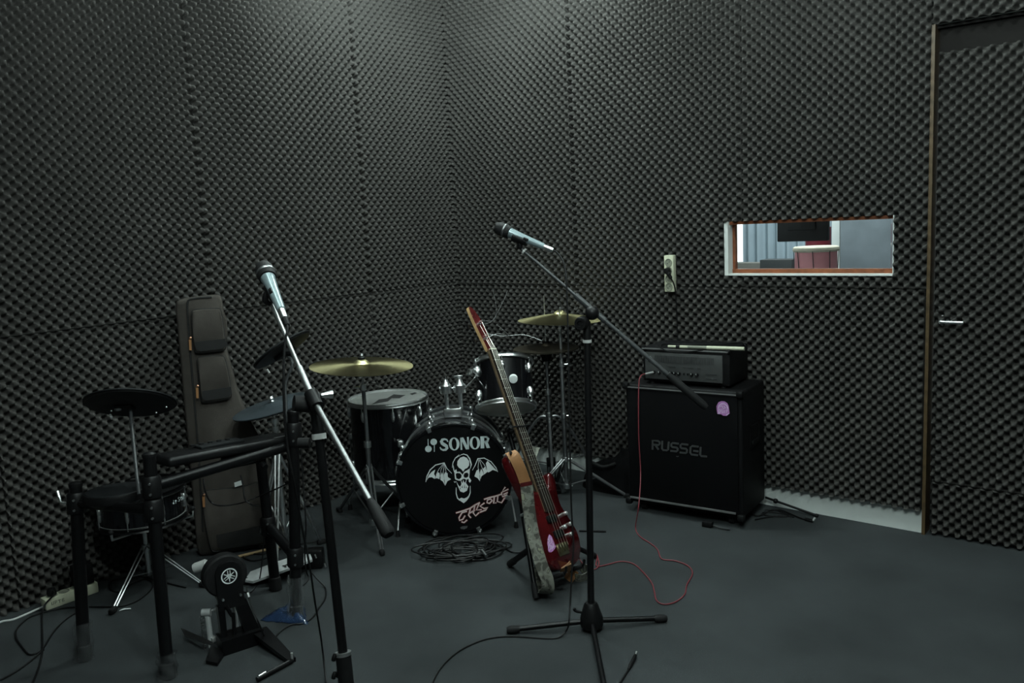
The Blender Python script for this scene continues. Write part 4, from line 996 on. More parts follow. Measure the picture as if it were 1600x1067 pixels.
for k in range(1, 23):
    yy = NUT-0.864*(1-2**(-k/12)); 
    if yy < 0.245: break
    ww = 0.0205+(NUT-yy)/(NUT-0.235)*0.011
    MB(GM).box((0, yy, 0.0100), (2*ww, 0.0022, 0.0014)).build('fret', 'string', fbd, smooth=0)
for k in (3, 5, 7, 9, 15, 17):
    yy = NUT-0.864*(1-2**(-(k-0.5)/12)); MB(GM).cyl((0, yy, 0.009), (0, yy, 0.0099), 0.003, seg=8).build('inlay', 'cream', fbd)
MB(GM).box((0, NUT+0.002, 0.008), (0.043, 0.005, 0.010)).build('nut', 'cream', neck, smooth=0)
hs = [(-0.020, NUT), (0.020, NUT), (0.026, NUT+0.030), (0.044, NUT+0.060), (0.046, NUT+0.115), (0.036, NUT+0.165), (0.014, NUT+0.200), (-0.010, NUT+0.214), (-0.030, NUT+0.206), (-0.034, NUT+0.150), (-0.030, NUT+0.080), (-0.024, NUT+0.035)]
hsc = [(p.x*0.72-0.004, p.y) for p in cr([(x, y, 0) for x, y in hs], 3, closed=True)]
def tilt(y): return -0.004-(y-NUT)*0.08
m = MB(GM); n = len(hsc); vs = [(x, y, tilt(y)) for x, y in hsc]+[(x, y, tilt(y)-0.014) for x, y in hsc]
m.add(vs, [tuple(range(n)), tuple(range(2*n-1, n-1, -1))]+[(i, (i+1) % n, n+(i+1) % n, n+i) for i in range(n)])
hd = m.build('headstock', 'maple', t, smooth=30)
m = MB(GM); vs = [(x*0.985, y, tilt(y)+0.0012) for x, y in hsc]; m.ngon(vs); lab(m.build('headstock_face', 'redbrown', hd, smooth=0), 'dark red headstock face')
tun = [(-0.014, NUT+0.055, -1), (-0.014, NUT+0.125, -1), (0.012, NUT+0.075, 1), (0.012, NUT+0.140, 1)]
for x, y, sd in tun:
    pg_ = MB(GM).cyl((x, y, tilt(y)), (x, y, tilt(y)+0.016), 0.0055, 0.0045, 10).build('tuning_post', 'chrome', hd)
    m = MB(GM); ex = x+sd*0.038; m.cyl((x, y, tilt(y)-0.020), (ex, y, tilt(y)-0.020), 0.003, seg=6); m.rbox((ex+sd*0.008, y, tilt(y)-0.020), (0.018, 0.022, 0.006), 0.002); m.build('tuning_key', 'blackmetal', hd)
sx_ = [-0.030, -0.010, 0.010, 0.030]
for i, x in enumerate(sx_):
    tx, ty, sd = tun[[0, 1, 3, 2][i]]
    MB(GM).tube([(x*0.95, 0.085, 0.016), (x*0.55, NUT+0.002, 0.014), (tx, ty, tilt(ty)+0.010)], 0.0011, 5).build('string', 'string', t)
for x, y, pts in ((0, 0, [(0.018, NUT+0.140, 0.004), (0.05, NUT+0.13, 0.03), (0.07, NUT+0.17, 0.05), (0.085, NUT+0.27, 0.06)]), (0, 0, [(-0.014, NUT+0.125, 0.0), (0.02, NUT+0.12, 0.04), (0.09, NUT+0.20, 0.09), (0.115, NUT+0.24, 0.11)]),
                  (0, 0, [(0.018, NUT+0.075, 0.004), (0.05, NUT+0.045, 0.05), (0.10, NUT+0.02, 0.12), (0.14, NUT-0.03, 0.17)]), (0, 0, [(-0.014, NUT+0.055, 0.002), (0.03, NUT+0.06, 0.04), (0.06, NUT+0.04, 0.07), (0.03, NUT+0.10, 0.05)])):
    MB(GM).tube(cr(pts, 5), 0.0010, 5).build('string_end', 'darksteel', t)
for yy in (0.165, 0.235): pass
pk = [((-0.004, 0.205), (0.066, 0.030)), ((0.006, 0.140), (0.066, 0.030))]
for (cx_, cy_), (w_, h_) in pk: MB(GM).rbox((cx_, cy_, 0.004), (w_, h_, 0.012), 0.004).build('pickup', 'blackplastic', body)
m = MB(GM); m.rbox((0, 0.078, 0.002), (0.076, 0.050, 0.005), 0.002)
br = m.build('bridge', 'gold', body)
for x in sx_: MB(GM).rbox((x*0.95, 0.082, 0.008), (0.013, 0.034, 0.006), 0.002).build('saddle', 'gold', br)
for px_, py_ in ((886, 801), (885, 822), (893, 817.5), (894, 833.5)):
    P_ = GM.inverted() @ onp(px_, py_, G0+gN*0.012, gN)
    MB(GM).lathe([(0.0085, -0.0), (0.0085, 0.009), (0.007, 0.011), (0.0, 0.011)], Matrix.Translation((P_.x, P_.y, 0)), 14).build('control_knob', 'whiteknob', body)
SP = [(485, 245), (500, 258), (515, 275), (528, 312), (540, 340), (548, 368), (560, 380), (545, 412), (525, 435), (505, 447), (482, 446), (470, 420), (472, 392), (462, 350), (466, 312), (470, 280)]
gp = lambda off: (lambda x, y: onp(790+x/7.114, 800+y/7.114, G0+gN*off, gN))
m = MB(); C = gp(0.0008); m.ngon([C(*p) for p in SP]); lab(m.build('sticker', 'pink', body, smooth=0), 'pink and white flame-shaped sticker')
m = MB(); C = gp(0.0014)
for s_ in ([(487, 262), (482, 300), (490, 330)], [(505, 290), (515, 330), (500, 350)], [(475, 330), (485, 360), (478, 400)], [(525, 345), (535, 380), (515, 410)], [(495, 365), (505, 395), (490, 425)], [(470, 300), (478, 312)], [(512, 372), (522, 392)]): m.stroke(s_, 11, C)
m.build('sticker_print', 'pinkwhite', body, smooth=0)
for q_ in ((-0.128, 0.488), (0.0, -0.002)):
    P_ = (q_[0], q_[1], -0.022); d_ = V((-0.5, 0.8, 0)) if q_[1] > 0.1 else V((0, -1, 0))
    MB(GM).cyl(V(P_), V(P_)+d_*0.014, 0.004, 0.007, 10).build('strap_button', 'chrome', body)
# strap
def band(pts, wdirs, w_, th=0.0025):
    mb = MB(); P = cr(pts, 5); W = cr(wdirs, 5); vs = []; fs = []
    for i, p in enumerate(P):
        d = (P[min(i+1, len(P)-1)]-P[max(i-1, 0)]).normalized(); ww = (W[i]-d*W[i].dot(d)).normalized()*w_/2; nn = d.cross(ww).normalized()*th/2
        vs += [p-ww-nn, p+ww-nn, p+ww+nn, p-ww+nn]
    for i in range(len(P)-1):
        for k in range(4): fs.append((i*4+k, i*4+(k+1) % 4, (i+1)*4+(k+1) % 4, (i+1)*4+k))
    fs += [(3, 2, 1, 0), tuple(len(vs)-4+k for k in range(4))]
    return mb.add(vs, fs)
hornW = GM @ V((-0.128, 0.488, 0.0))
dh = dep(hornW)-0.03
t = thing('guitar_strap', 'camouflage guitar strap with tan leather ends draped over the red bass', 'guitar strap', F(850, 925))
wd = CRH*0.95+CFH*-0.25
lp = [at(797, 706, dh+0.03), at(804, 714, dh), at(814, 735, dh-0.01), at(821, 755, dh-0.01)]
band(lp, [wd]*4, 0.046, 0.004).build('leather_end', 'tan', t)
MB().cyl(at(798, 707, dh+0.025), at(798, 707, dh-0.004), 0.006, seg=10).build('button_hole', 'blackrubber', t)
band([at(821.5, 753, dh-0.012), at(823, 759, dh-0.012)], [wd]*2, 0.048, 0.005).build('leather_seam', 'redbrown', t)
wp = [at(822.5, 756, dh-0.011), at(826, 790, dh-0.02), at(831, 825, dh-0.03), at(838, 855, 3.30), at(847, 885, 3.28), at(855, 905, 3.27), at(856, 920, 3.28), at(849, 927, 3.33), at(843, 917, 3.40), at(842, 900, 3.44), at(846, 880, 3.47)]
band(wp, [wd]*len(wp), 0.050, 0.003).build('webbing', 'camo', t)
wp = [at(829, 775, dh+0.14), at(829, 750, dh+0.15), at(829, 728, dh+0.15), at(831, 712, dh+0.16), at(836, 698, dh+0.18)]
band(wp, [wd]*len(wp), 0.044, 0.003).build('webbing', 'camo', t)
e0 = GM @ V((0.0, -0.012, -0.022))
lp = [e0, at(884, 884, dep(e0)-0.04), F(890, 896, 0.04), F(899, 903, 0.018)]
band(lp, [CRH*0.7+Z*0.8]*4, 0.052, 0.004).build('leather_end', 'tan', t)
wp = [F(898, 902, 0.020), F(908, 904, 0.016), F(916, 900, 0.02), F(922, 893, 0.03), F(914, 888, 0.03), F(905, 890, 0.02)]
band(wp, [Z*0.9-CFH*0.4]*6, 0.046, 0.003).build('webbing', 'camo', t)
# stand
P1 = GM @ V((0, 0.60, -0.055)); P2 = GM @ V((0, 0.10, -0.10)); Pm = GM @ V((-0.01, 0.36, -0.085))
fA = F(838, 939); fB = F(796, 886); fC = F(930, 872)
t = thing('guitar_stand', 'black tubular guitar stand under the red bass', 'guitar stand', V(((fA.x+fB.x+fC.x)/3, (fA.y+fB.y+fC.y)/3, 0)))
MB().cyl(P2, P1, 0.010, seg=12).build('post', 'blackmetal', t)
jA = at(812, 770, 3.50)
for f_, j_, r_ in ((fA, jA, 0.0105), (fB, GM @ V((-0.02, 0.13, -0.10)), 0.013), (fC, GM @ V((0.05, 0.16, -0.09)), 0.0105)):
    e_ = f_+Z*r_
    l = MB().cyl(j_, e_, r_, seg=12).build('leg', 'blackmetal', t); dd = (e_-j_).normalized()
    MB().tube([e_-dd*0.06, e_-dd*0.05, e_-dd*0.006, e_], [r_, r_+0.0025, r_+0.0025, r_], 12).build('rubber_foot', 'blackrubber', l)
MB().cyl(jA, Pm, 0.009, seg=10).build('crossbar', 'blackmetal', t)
MB().cyl(at(815, 805, 3.46), at(820, 803, 3.42), 0.007, seg=10).build('clamp_bolt', 'chrome', t)
MB().cyl(at(830, 852, 3.40), at(837, 852, 3.38), 0.005, seg=10).build('clamp_bolt', 'chrome', t)
for sx in (-0.07, 0.075):
    a0 = GM @ V((sx*0.3, 0.09, -0.095)); a1 = GM @ V((sx, 0.02, -0.075)); a2_ = GM @ V((sx, -0.013, -0.05)); a3 = GM @ V((sx, -0.013, 0.015)); a4 = GM @ V((sx, 0.010, 0.035))
    ar = MB().tube(cr([a0, a1, a2_, a3, a4], 4), 0.0055, 8).build('yoke_arm', 'blackmetal', t)
    MB().tube([a2_, a3], 0.0095, 10).build('rubber_sleeve', 'blackrubber', ar)
ca, cb = GM @ V((0, 0.60, -0.05)), GM @ V((0, 0.60, -0.01))
m = MB(); m.tube(cr([GM @ V((-0.075, 0.605, 0.012)), GM @ V((-0.055, 0.60, -0.02)), GM @ V((0, 0.60, -0.045)), GM @ V((0.055, 0.60, -0.02)), GM @ V((0.070, 0.605, 0.012))], 5), 0.007, 10); m.build('neck_cradle', 'blackrubber', t)
m = MB(); m.tube(cr([GM @ V((-0.070, 0.605, 0.010)), GM @ V((0, 0.600, 0.020)), GM @ V((0.070, 0.605, 0.010))], 5), 0.0035, 8); m.build('retaining_band', 'blackrubber', t)

# red instrument cable: amp jack -> floor -> bass
jk = CM @ V((pxa+(pxb-pxa)*0.10, AY0-0.012, pz0+0.034))
A_ = [jk, jk-uy*0.05-ux*0.02, at(1001, 588, dep(jk)-0.08), at(998, 605, dep(jk)-0.09), at(998, 680, dep(jk)-0.09), at(1001, 740, dep(jk)-0.09), F(998, 790, 0.13), F(993, 824, 0.010), F(1000, 838, 0.004), F(1015, 848, 0.004), F(1027, 858, 0.004), F(1034, 873, 0.004), F(1055, 876, 0.004), F(1075, 884, 0.004), F(1082, 896, 0.004), F(1073, 914, 0.004), F(1070, 928, 0.004), F(1056, 940, 0.004), F(1038, 944, 0.004), F(1026, 938, 0.004), F(1022, 922, 0.004), F(1018, 910, 0.004), F(1005, 894, 0.004), F(990, 881, 0.004), F(970, 877, 0.004), F(945, 883, 0.004), F(932, 884, 0.004), F(933, 872, 0.004), F(932, 866, 0.012), F(936, 880, 0.010), F(930, 889, 0.004), F(916, 886, 0.004), F(905, 872, 0.02), GM @ V((0.15, 0.07, -0.03))]
t = thing('instrument_cable', 'red instrument cable trailing from the amplifier head over the carpet', 'cable', F(1040, 900))
MB().tube(cr(A_, 5), 0.0026, 8).build('cord', 'redcable', t)
MB().tube([jk-uy*-0.004, jk-uy*0.02-ux*0.008, jk-uy*0.048-ux*0.019], [0.006, 0.006, 0.0045], 10).build('jack_plug', 'whiteknob', t)

# ================================================================== GIG BAG leaning on the left wall
bt0 = F(312, 864); bt1 = F(440, 846); tp = Xp(310, 466, 0.135)
bx = (bt1-bt0).normalized(); bup = (tp-(bt0+bt1)/2); bup = (bup-bx*bup.dot(bx)).normalized(); bn = bx.cross(bup)
if bn.dot(CAM-tp) < 0: bn = -bn
bP = V(bt0)+bn*0.055
on = lambda x, y, off=0.0: onp(x, y, bP+bn*off, bn)
t = thing('gig_bag', 'brown-grey canvas guitar gig bag leaning against the foam wall', 'gig bag', (bt0+bt1)/2)
OUT = [(280, 469), (310, 464), (336, 462), (345, 468), (349, 500), (352, 540), (361, 575), (371, 612), (383, 642), (400, 678), (418, 715), (430, 760), (437, 805), (440, 842), (433, 852), (385, 860), (325, 869), (309, 863), (304, 820), (299, 760), (293, 690), (286, 620), (281, 560), (276, 505), (274, 478)]
o3 = cr([on(x, y) for x, y in OUT], 3, closed=True); n = len(o3); TH_ = 0.085
vs = []; rows = [(0.0, 0.010), (-0.012, 0.0), (-TH_+0.012, 0.0), (-TH_, 0.010)]
for (zz, ins) in rows:
    for i, p in enumerate(o3):
        tn = (o3[(i+1) % n]-o3[i-1]).normalized(); q = bn.cross(tn)
        vs.append(p-q*ins*(1 if q.dot(((o3[0]+o3[n//2])/2)-p) < 0 else -1)+bn*zz)
fs = [(k*n+i, k*n+(i+1) % n, (k+1)*n+(i+1) % n, (k+1)*n+i) for k in range(3) for i in range(n)]+[tuple(range(n)), tuple(range(4*n-1, 3*n-1, -1))]
MB().add(vs, fs).build('bag_body', 'canvas', t, smooth=60)
zp = cr([on(x, y, 0.002) for x, y in ((331, 464), (300, 467), (293, 474), (294, 505), (298, 560), (303, 620), (308, 680), (311, 720), (314, 780), (317, 830))], 4)
MB().tube(zp, 0.0042, 6).build('zip', 'zip', t)
sd = cr([on(x, y, -TH_*0.5) for x, y in ((284, 474), (287, 510), (292, 570), (298, 640))], 4)
def pocket(P_, flap, name='pocket', th=0.028):
    pts = cr([on(x, y, 0.0) for x, y in P_], 3, closed=True); c_ = sum(pts, V((0, 0, 0)))/len(pts); k = len(pts)
    vs = list(pts)+[p+bn*th*0.7 for p in pts]+[p.lerp(c_, 0.08)+bn*th for p in pts]
    fs = [(r_*k+i, r_*k+(i+1) % k, (r_+1)*k+(i+1) % k, (r_+1)*k+i) for r_ in range(2) for i in range(k)]+[tuple(range(2*k, 3*k))]
    o = MB().add(vs, fs).build(name, 'canvas', t, smooth=50)
    MB().ext([on(x, y, th+0.0005) for x, y in flap], bn*0.0025).build('base_patch', 'canvasdark', o, smooth=0)
    MB().tube(cr([p+bn*th*0.72 for p in pts][::2], 2, closed=True), 0.0022, 5, closed=True).build('piping', 'zip', o)
    return o
p1 = pocket([(300, 490), (306, 483), (338, 481), (346, 486), (351, 520), (353, 542), (346, 547), (312, 550), (305, 545), (301, 520)], [(305, 534), (352, 529), (353, 541), (347, 545), (313, 549), (306, 545)])
p2 = pocket([(309, 565), (314, 557), (344, 555), (352, 560), (359, 590), (362, 615), (356, 622), (322, 627), (315, 622), (312, 595)], [(316, 611), (361, 604), (362, 614), (356, 621), (322, 626), (316, 622)])
p3 = pocket([(316, 775), (322, 765), (350, 762), (385, 758), (404, 752), (415, 765), (420, 800), (424, 842), (400, 850), (345, 859), (330, 855), (322, 820)], [(338, 836), (420, 818), (424, 842), (400, 850), (346, 858), (340, 852)], th=0.022)
for (x, y) in ((297, 527), (308, 602), (318, 772)):
    zl = MB().cyl(on(x, y, 0.030), on(x+1, y+2, 0.032), 0.007, seg=10).build('zip_pull', 'copper', t)
    MB().ext([on(x-2, y+3, 0.024), on(x+2, y+3, 0.024), on(x+2.5, y+20, 0.024), on(x-1, y+20, 0.024)], bn*0.003).build('leather_tag', 'tan', zl, smooth=0)
m = MB().ext([on(366, 754, 0.026), on(378, 750, 0.026), on(380, 757, 0.026), on(367, 761, 0.026)], bn*0.002); lab(m.build('label_patch', 'print', t, smooth=0), 'small pale label')
for (x0_, y0_, x1_, y1_) in ((345, 505, 352, 540), (352, 566, 362, 606)): MB().tube(cr([on(x0_+2, y0_, -0.03), on((x0_+x1_)/2+4, (y0_+y1_)/2, -0.03), on(x1_+2, y1_, -0.03)], 3), 0.004, 6).build('side_loop', 'canvasdark', t)
a_, b_ = F(363, 872, 0.007), F(448, 851, 0.007)
one(MB().tube([a_, a_.lerp(b_, 0.85), a_.lerp(b_, 0.97), b_], [0.007, 0.007, 0.0035, 0.005], 10), 'drumstick', 'stickwood', 'pale wooden drumstick on the carpet at the foot of the gig bag', 'drumstick')

# ================================================================== SNARE DRUM AND STAND behind the electronic kit
sc_ = F(234, 905); sc_ = V((sc_.x, sc_.y, 0)); dz = dep(sc_)
t = thing('snare_stand', 'chrome snare stand with splayed legs behind the electronic drums', 'snare stand', sc_)
MB().cyl(sc_+Z*0.02, sc_+Z*0.25, 0.011, seg=12).build('centre_tube', 'chrome', t)
for z_ in (0.15, 0.235): MB().cyl(sc_+Z*(z_-0.012), sc_+Z*(z_+0.012), 0.018, seg=12).build('collar', 'chrome', t)
f1, f2 = F(178, 957), F(318, 917); f3 = sc_*2-(f1+f2)/2; f3 = sc_+(f3-sc_).normalized()*0.2; f3.z = 0; f3.x = max(f3.x, 0.06)
tripod_legs(t, sc_+Z*0.165, sc_+Z*0.03, [f1, f2, f3], r=0.0055, m='steel')
szb, szt = 0.285, 0.415
for a in (0.3, 2.4, 4.5):
    d = CRH*math.cos(a)+CFH*math.sin(a)
    ar = MB().tube([sc_+Z*0.23, sc_+Z*0.262+d*0.205, sc_+Z*0.300+d*0.208], 0.006, 8).build('basket_arm', 'chrome', t)
    MB().sphere(sc_+Z*0.295+d*0.207, 0.011, 10, 8).build('rubber_tip', 'blackrubber', ar)
SR = 0.178
t = thing('snare_drum', 'black snare drum with pale lettering behind the electronic drums', 'snare drum', sc_+Z*szb)
Mx, sh, up, lo = drum(t, sc_+Z*szb, Z, SR, szt-szb, 8, 'shell', ('blackhead', 'drumhead'), 'blackmetal', hint=CRH, rot0=0.9, lug=(0.022, 0.010))
# small logo on the curved shell
def shellpt(x, y):
    d = ray(270+x/6.4, 764+y/6.4); o_ = CAM; a_ = d.x**2+d.y**2; bx_ = 2*(d.x*(o_.x-sc_.x)+d.y*(o_.y-sc_.y)); c_ = (o_.x-sc_.x)**2+(o_.y-sc_.y)**2-(SR+0.0012)**2
    disc = bx_*bx_-4*a_*c_
    tt_ = (-bx_-math.sqrt(max(disc, 0)))/(2*a_); return o_+d*tt_
m = MB(); m.disc2((8, 142), 9, 10, shellpt, 12); m.disc2((30, 118), 9, 10, shellpt, 12); m.stroke([(8, 135), (8, 112)], 4, shellpt); m.stroke([(30, 118), (30, 145)], 4, shellpt)
for s_ in ([(70, 85), (58, 80), (54, 95), (68, 105), (66, 122), (52, 120)], [(84, 75), (78, 95), (86, 112), (94, 92), (84, 75)], [(98, 105), (98, 70), (106, 98), (106, 65)]): m.stroke(s_, 5, shellpt)
m.build('lettering', 'printsilver', sh, smooth=0)

# ================================================================== CHROME STAND WITH GREY CYMBAL PAD
dC = 3.85
cpd = at(427, 634, dC); g0 = V((cpd.x, cpd.y, 0))
t = thing('cymbal_stand', 'chrome stand with folded legs holding the grey cymbal pad', 'cymbal stand', g0, 'cymbal stands')
zt_ = cpd.z
MB().cyl(g0+Z*0.05, g0+Z*0.60, 0.012, seg=12).build('lower_tube', 'chrome', t)
MB().cyl(g0+Z*0.60, g0+Z*(zt_-0.07), 0.0095, seg=12).build('upper_tube', 'chrome', t)
MB().cyl(g0+Z*(zt_-0.07), g0+Z*(zt_+0.05), 0.004, seg=8).build('top_rod', 'chrome', t)
for z_ in (0.60, zt_-0.07, zt_-0.03):
    MB().cyl(g0+Z*(z_-0.012), g0+Z*(z_+0.012), 0.017, seg=12).build('collar', 'chrome', t)
    MB().cyl(g0+Z*z_-CRH*0.012, g0+Z*z_-CRH*0.034, 0.005, seg=8).build('wing_bolt', 'chrome', t)
fl = [g0+CRH*math.cos(a)*0.17+CFH*math.sin(a)*0.17 for a in (0.6, 2.7, 4.7)]
tripod_legs(t, g0+Z*0.50, g0+Z*0.10, fl, r=0.009)
t = thing('cymbal_pad', 'blue-grey rubber cymbal pad on the chrome stand', 'cymbal pad', cpd, 'electronic pads')
pn = (Z*1.0-CFH*0.05-CRH*0.20).normalized()
def pad(t, C_, nrm, r_, m_='padrubber', th=0.016, under='blackplastic', bell=True):
    Mp = axframe(C_, nrm)
    top = MB(Mp).lathe([(0, 0.020 if bell else 0.006), (r_*0.18, 0.018 if bell else 0.006), (r_*0.26, 0.008 if bell else 0.006), (r_*0.94, 0.004), (r_, 0.0), (r_, -0.004), (r_*0.96, -0.005)], seg=48).build('pad_surface', m_, t)
    MB(Mp).lathe([(r_*0.97, -0.004), (r_*0.95, -0.010), (r_*0.5, -th), (0, -th)], seg=48).build('underside', under, t)
    return Mp
Mp = pad(t, cpd, pn, 0.185, 'greyrubber')
MB(Mp).lathe([(0.0, 0.048), (0.008, 0.046), (0.014, 0.036), (0.008, 0.028), (0.012, 0.022)], seg=14).build('wing_nut', 'chrome', t)

# ================================================================== ELECTRONIC DRUM KIT
A0, B0_, C0, D0 = F(132, 1030), F(263, 1058), F(431, 921), F(463, 966)
A1, B1_, C1, D1 = at(118, 758, dep(A0)-0.02), at(233, 712, dep(B0_)-0.03), at(404, 690, dep(C0)-0.02), at(458, 645, dep(D0)-0.03)
t = thing('electronic_drum_rack', 'black tubular rack of the electronic drum kit on four legs', 'drum rack', (A0+B0_+C0+D0)/4)
rk = t; RT = 0.0215
for p0_, p1_ in ((A0, A1), (B0_, B1_), (C0, C1), (D0, D1)):
    l = MB().cyl(p0_+Z*0.004, p1_, RT, seg=20).build('leg', 'blackmetal', t)
    dd = (p1_-p0_).normalized()
    MB().tube([p0_, p0_+dd*0.05, p0_+dd*0.055], [RT+0.005, RT+0.004, RT], 18).build('rubber_foot', 'blackrubber', l)
    MB().tube([p1_-dd*0.004, p1_+dd*0.006, p1_+dd*0.012], [RT+0.002, RT+0.002, RT-0.006], 18).build('end_cap', 'blackplastic', l)
def onleg(p0_, p1_, z_): return p0_.lerp(p1_, (z_-p0_.z)/(p1_.z-p0_.z))
def clampat(P_, ax_, ln=0.075, r_=0.032):
    ax_ = V(ax_).normalized(); c_ = MB().tube([P_-ax_*ln/2, P_-ax_*(ln/2-0.008), P_+ax_*(ln/2-0.008), P_+ax_*ln/2], [r_-0.004, r_, r_, r_-0.004], 16).build('clamp', 'blackplastic', t)
    for dz_ in (-0.018, 0.018):
        q_ = P_+ax_*dz_-CFH*(r_-0.001)+CRH*0.008
        MB().cyl(q_, q_-CFH*0.006, 0.0042, seg=8).build('clamp_screw', 'chrome', c_)
    return c_
zA = onleg(A0, A1, 0.565); zB = onleg(B0_, B1_, 0.575); zB2 = onleg(B0_, B1_, 0.655); zC = onleg(C0, C1, 0.60); zD = onleg(D0, D1, 0.715)
clampat(zA, A1-A0); clampat(zB, B1_-B0_); clampat(zB2, B1_-B0_); clampat(zC, C1-C0, 0.09); clampat(zD, D1-D0, 0.09)
MB().cyl(zA, zB, 0.018, seg=16).build('side_bar', 'blackmetal', t)
xb0 = at(248, 748, dep(B0_)-0.01); xb1 = at(452, 696, dep(D0)-0.01)
MB().cyl(zB2, xb1, 0.0205, seg=18).build('cross_bar', 'blackmetal', t)
lC, lD = onleg(C0, C1, 0.27), onleg(D0, D1, 0.24)
MB().cyl(lC, lD, 0.0205, seg=18).build('lower_bar', 'blackmetal', t); clampat(lC, C1-C0); clampat(lD, D1-D0)
MB().cyl(zC, zD.lerp(zC, 0.02), 0.018, seg=16).build('side_bar', 'blackmetal', t)
MB().tube([zA-CRH*0.03, zA-CRH*0.055+Z*0.004, at(90, 768, dep(A0))], [0.004, 0.004, 0.007], 8).build('wing_bolt', 'chrome', t)
MB().cyl(at(483, 692, dep(D0)), at(470, 693, dep(D0)), 0.008, seg=10).build('wing_bolt', 'chrome', t)
# pad arms
p1c = at(204, 633, dep(B0_)+0.12)
MB().tube([onleg(B0_, B1_, 0.63)-CRH*0.045, at(214, 745, dep(B0_)+0.02), at(205, 655, dep(B0_)+0.10), p1c], 0.0062, 10).build('pad_arm', 'greymetal', t)
p4c = at(440, 545, dep(D0)+0.06)
MB().tube(cr([zD-CRH*0.03, at(447, 640, dep(D0)), at(446, 600, dep(D0)+0.02), at(457, 566, dep(D0)+0.03), p4c+V((0, 0, -0.015))], 4), 0.0062, 10).build('pad_arm', 'greymetal', t)
# sound module on the cross bar
md0 = at(255, 727, dep(B0_)+0.03); md1 = at(448, 690, dep(D0)+0.02); mdx = (md1-md0).normalized(); mdy = Z.cross(mdx).normalized(); mdz = mdx.cross(mdy)
Mm_ = frame((md0+md1)/2, mdx, mdy, mdz)
t2 = thing('drum_module', 'long black sound module clamped along the rack bar', 'drum module', (md0+md1)/2)
MB(Mm_).rbox((0, 0.02, 0.012), ((md1-md0).length, 0.12, 0.036), 0.014, 3).build('module_body', 'blackplastic', t2)
MB(Mm_).rbox((-0.02, 0.03, 0.034), ((md1-md0).length*0.35, 0.06, 0.012), 0.004).build('control_panel', 'padrubber', t2)
MB(Mm_).rbox((0.06, 0.0, -0.035), (0.16, 0.06, 0.04), 0.008).build('clamp_bracket', 'blackplastic', t2)
MB(Mm_).cyl((0.12, 0.0, -0.05), (0.12, -0.05, -0.07), 0.012, seg=12).build('clamp_knob', 'blackplastic', t2)
for k in range(5): MB(Mm_).cyl((-0.12+0.035*k, 0.04, 0.038), (-0.12+0.035*k, 0.04, 0.046), 0.009, seg=12).build('button', 'blackrubber', t2)
MB(Mm_).box((0.22, -0.03, 0.031), (0.09, 0.003, 0.002)).build('edge_strip', 'trim', t2, smooth=0)
# pads
t3 = thing('cymbal_pad', 'black cymbal pad on a thin rod at far left, tilted away', 'cymbal pad', p1c, 'electronic pads')
n1 = (Z*math.cos(math.radians(29))+CFH*math.sin(math.radians(29))+CRH*-0.05).normalized()
Mp = pad(t3, p1c+n1*0.012, n1, 0.155)
MB(Mp).rbox((-0.0, -0.02, -0.020), (0.05, 0.06, 0.016), 0.004).build('sensor_box', 'blackplastic', t3)
jp = at(175, 654, dep(p1c)-0.06); MB().cyl(jp, at(172, 648, dep(p1c)-0.05), 0.0045, seg=10).build('jack_plug', 'whiteknob', t3)
for x, y in ((174, 642), (244, 645), (260, 636)): MB().sphere(at(x, y, dep(p1c)-0.075), 0.0035, 8, 6).build('screw', 'chrome', t3)
MB().rbox(at(184, 640, dep(p1c)-0.05), (0.018, 0.018, 0.008), 0.002).build('sensor_plate', 'greymetal', t3)
t3 = thing('cymbal_pad', 'black cymbal pad seen nearly edge-on behind the left microphone boom', 'cymbal pad', p4c, 'electronic pads')
e1 = (CRH*math.cos(math.radians(33))+Z*math.sin(math.radians(33))).normalized(); n4 = (CFH*0.96+Z*-0.02); n4 = (n4-e1*n4.dot(e1)).normalized(); n4 = e1.cross(n4)*-1
if n4.z < 0: n4 = -n4
n4 = (n4+CFH*0.14).normalized()
Mp = pad(t3, p4c, n4, 0.128); MB(Mp).rbox((0, 0, -0.022), (0.07, 0.07, 0.02), 0.005).build('sensor_box', 'blackplastic', t3)
MB().cyl(at(417, 577, dep(p4c)-0.05), at(421, 583, dep(p4c)-0.05), 0.0045, seg=8).build('jack_plug', 'whiteknob', t3)
p2c = at(181, 766, dep(A0)-0.02)
t3 = thing('drum_pad', 'round black drum pad between the two left rack legs', 'drum pad', p2c, 'electronic pads')
Mp = axframe(p2c, (Z-CFH*-0.04).normalized())
MB(Mp).lathe([(0, 0.004), (0.098, 0.004), (0.103, 0.0), (0.103, -0.003), (0.0, -0.003)], seg=40).build('pad_surface', 'padrubber', t3)
MB(Mp).lathe([(0.106, 0.002), (0.108, -0.004), (0.106, -0.028), (0.08, -0.045), (0.0, -0.048)], seg=40).build('pad_shell', 'blackplastic', t3)
MB().cyl(p2c-Z*0.035, zA.lerp(zB, 0.5)-Z*0.0, 0.012, seg=10).build('mount', 'blackplastic', t3)
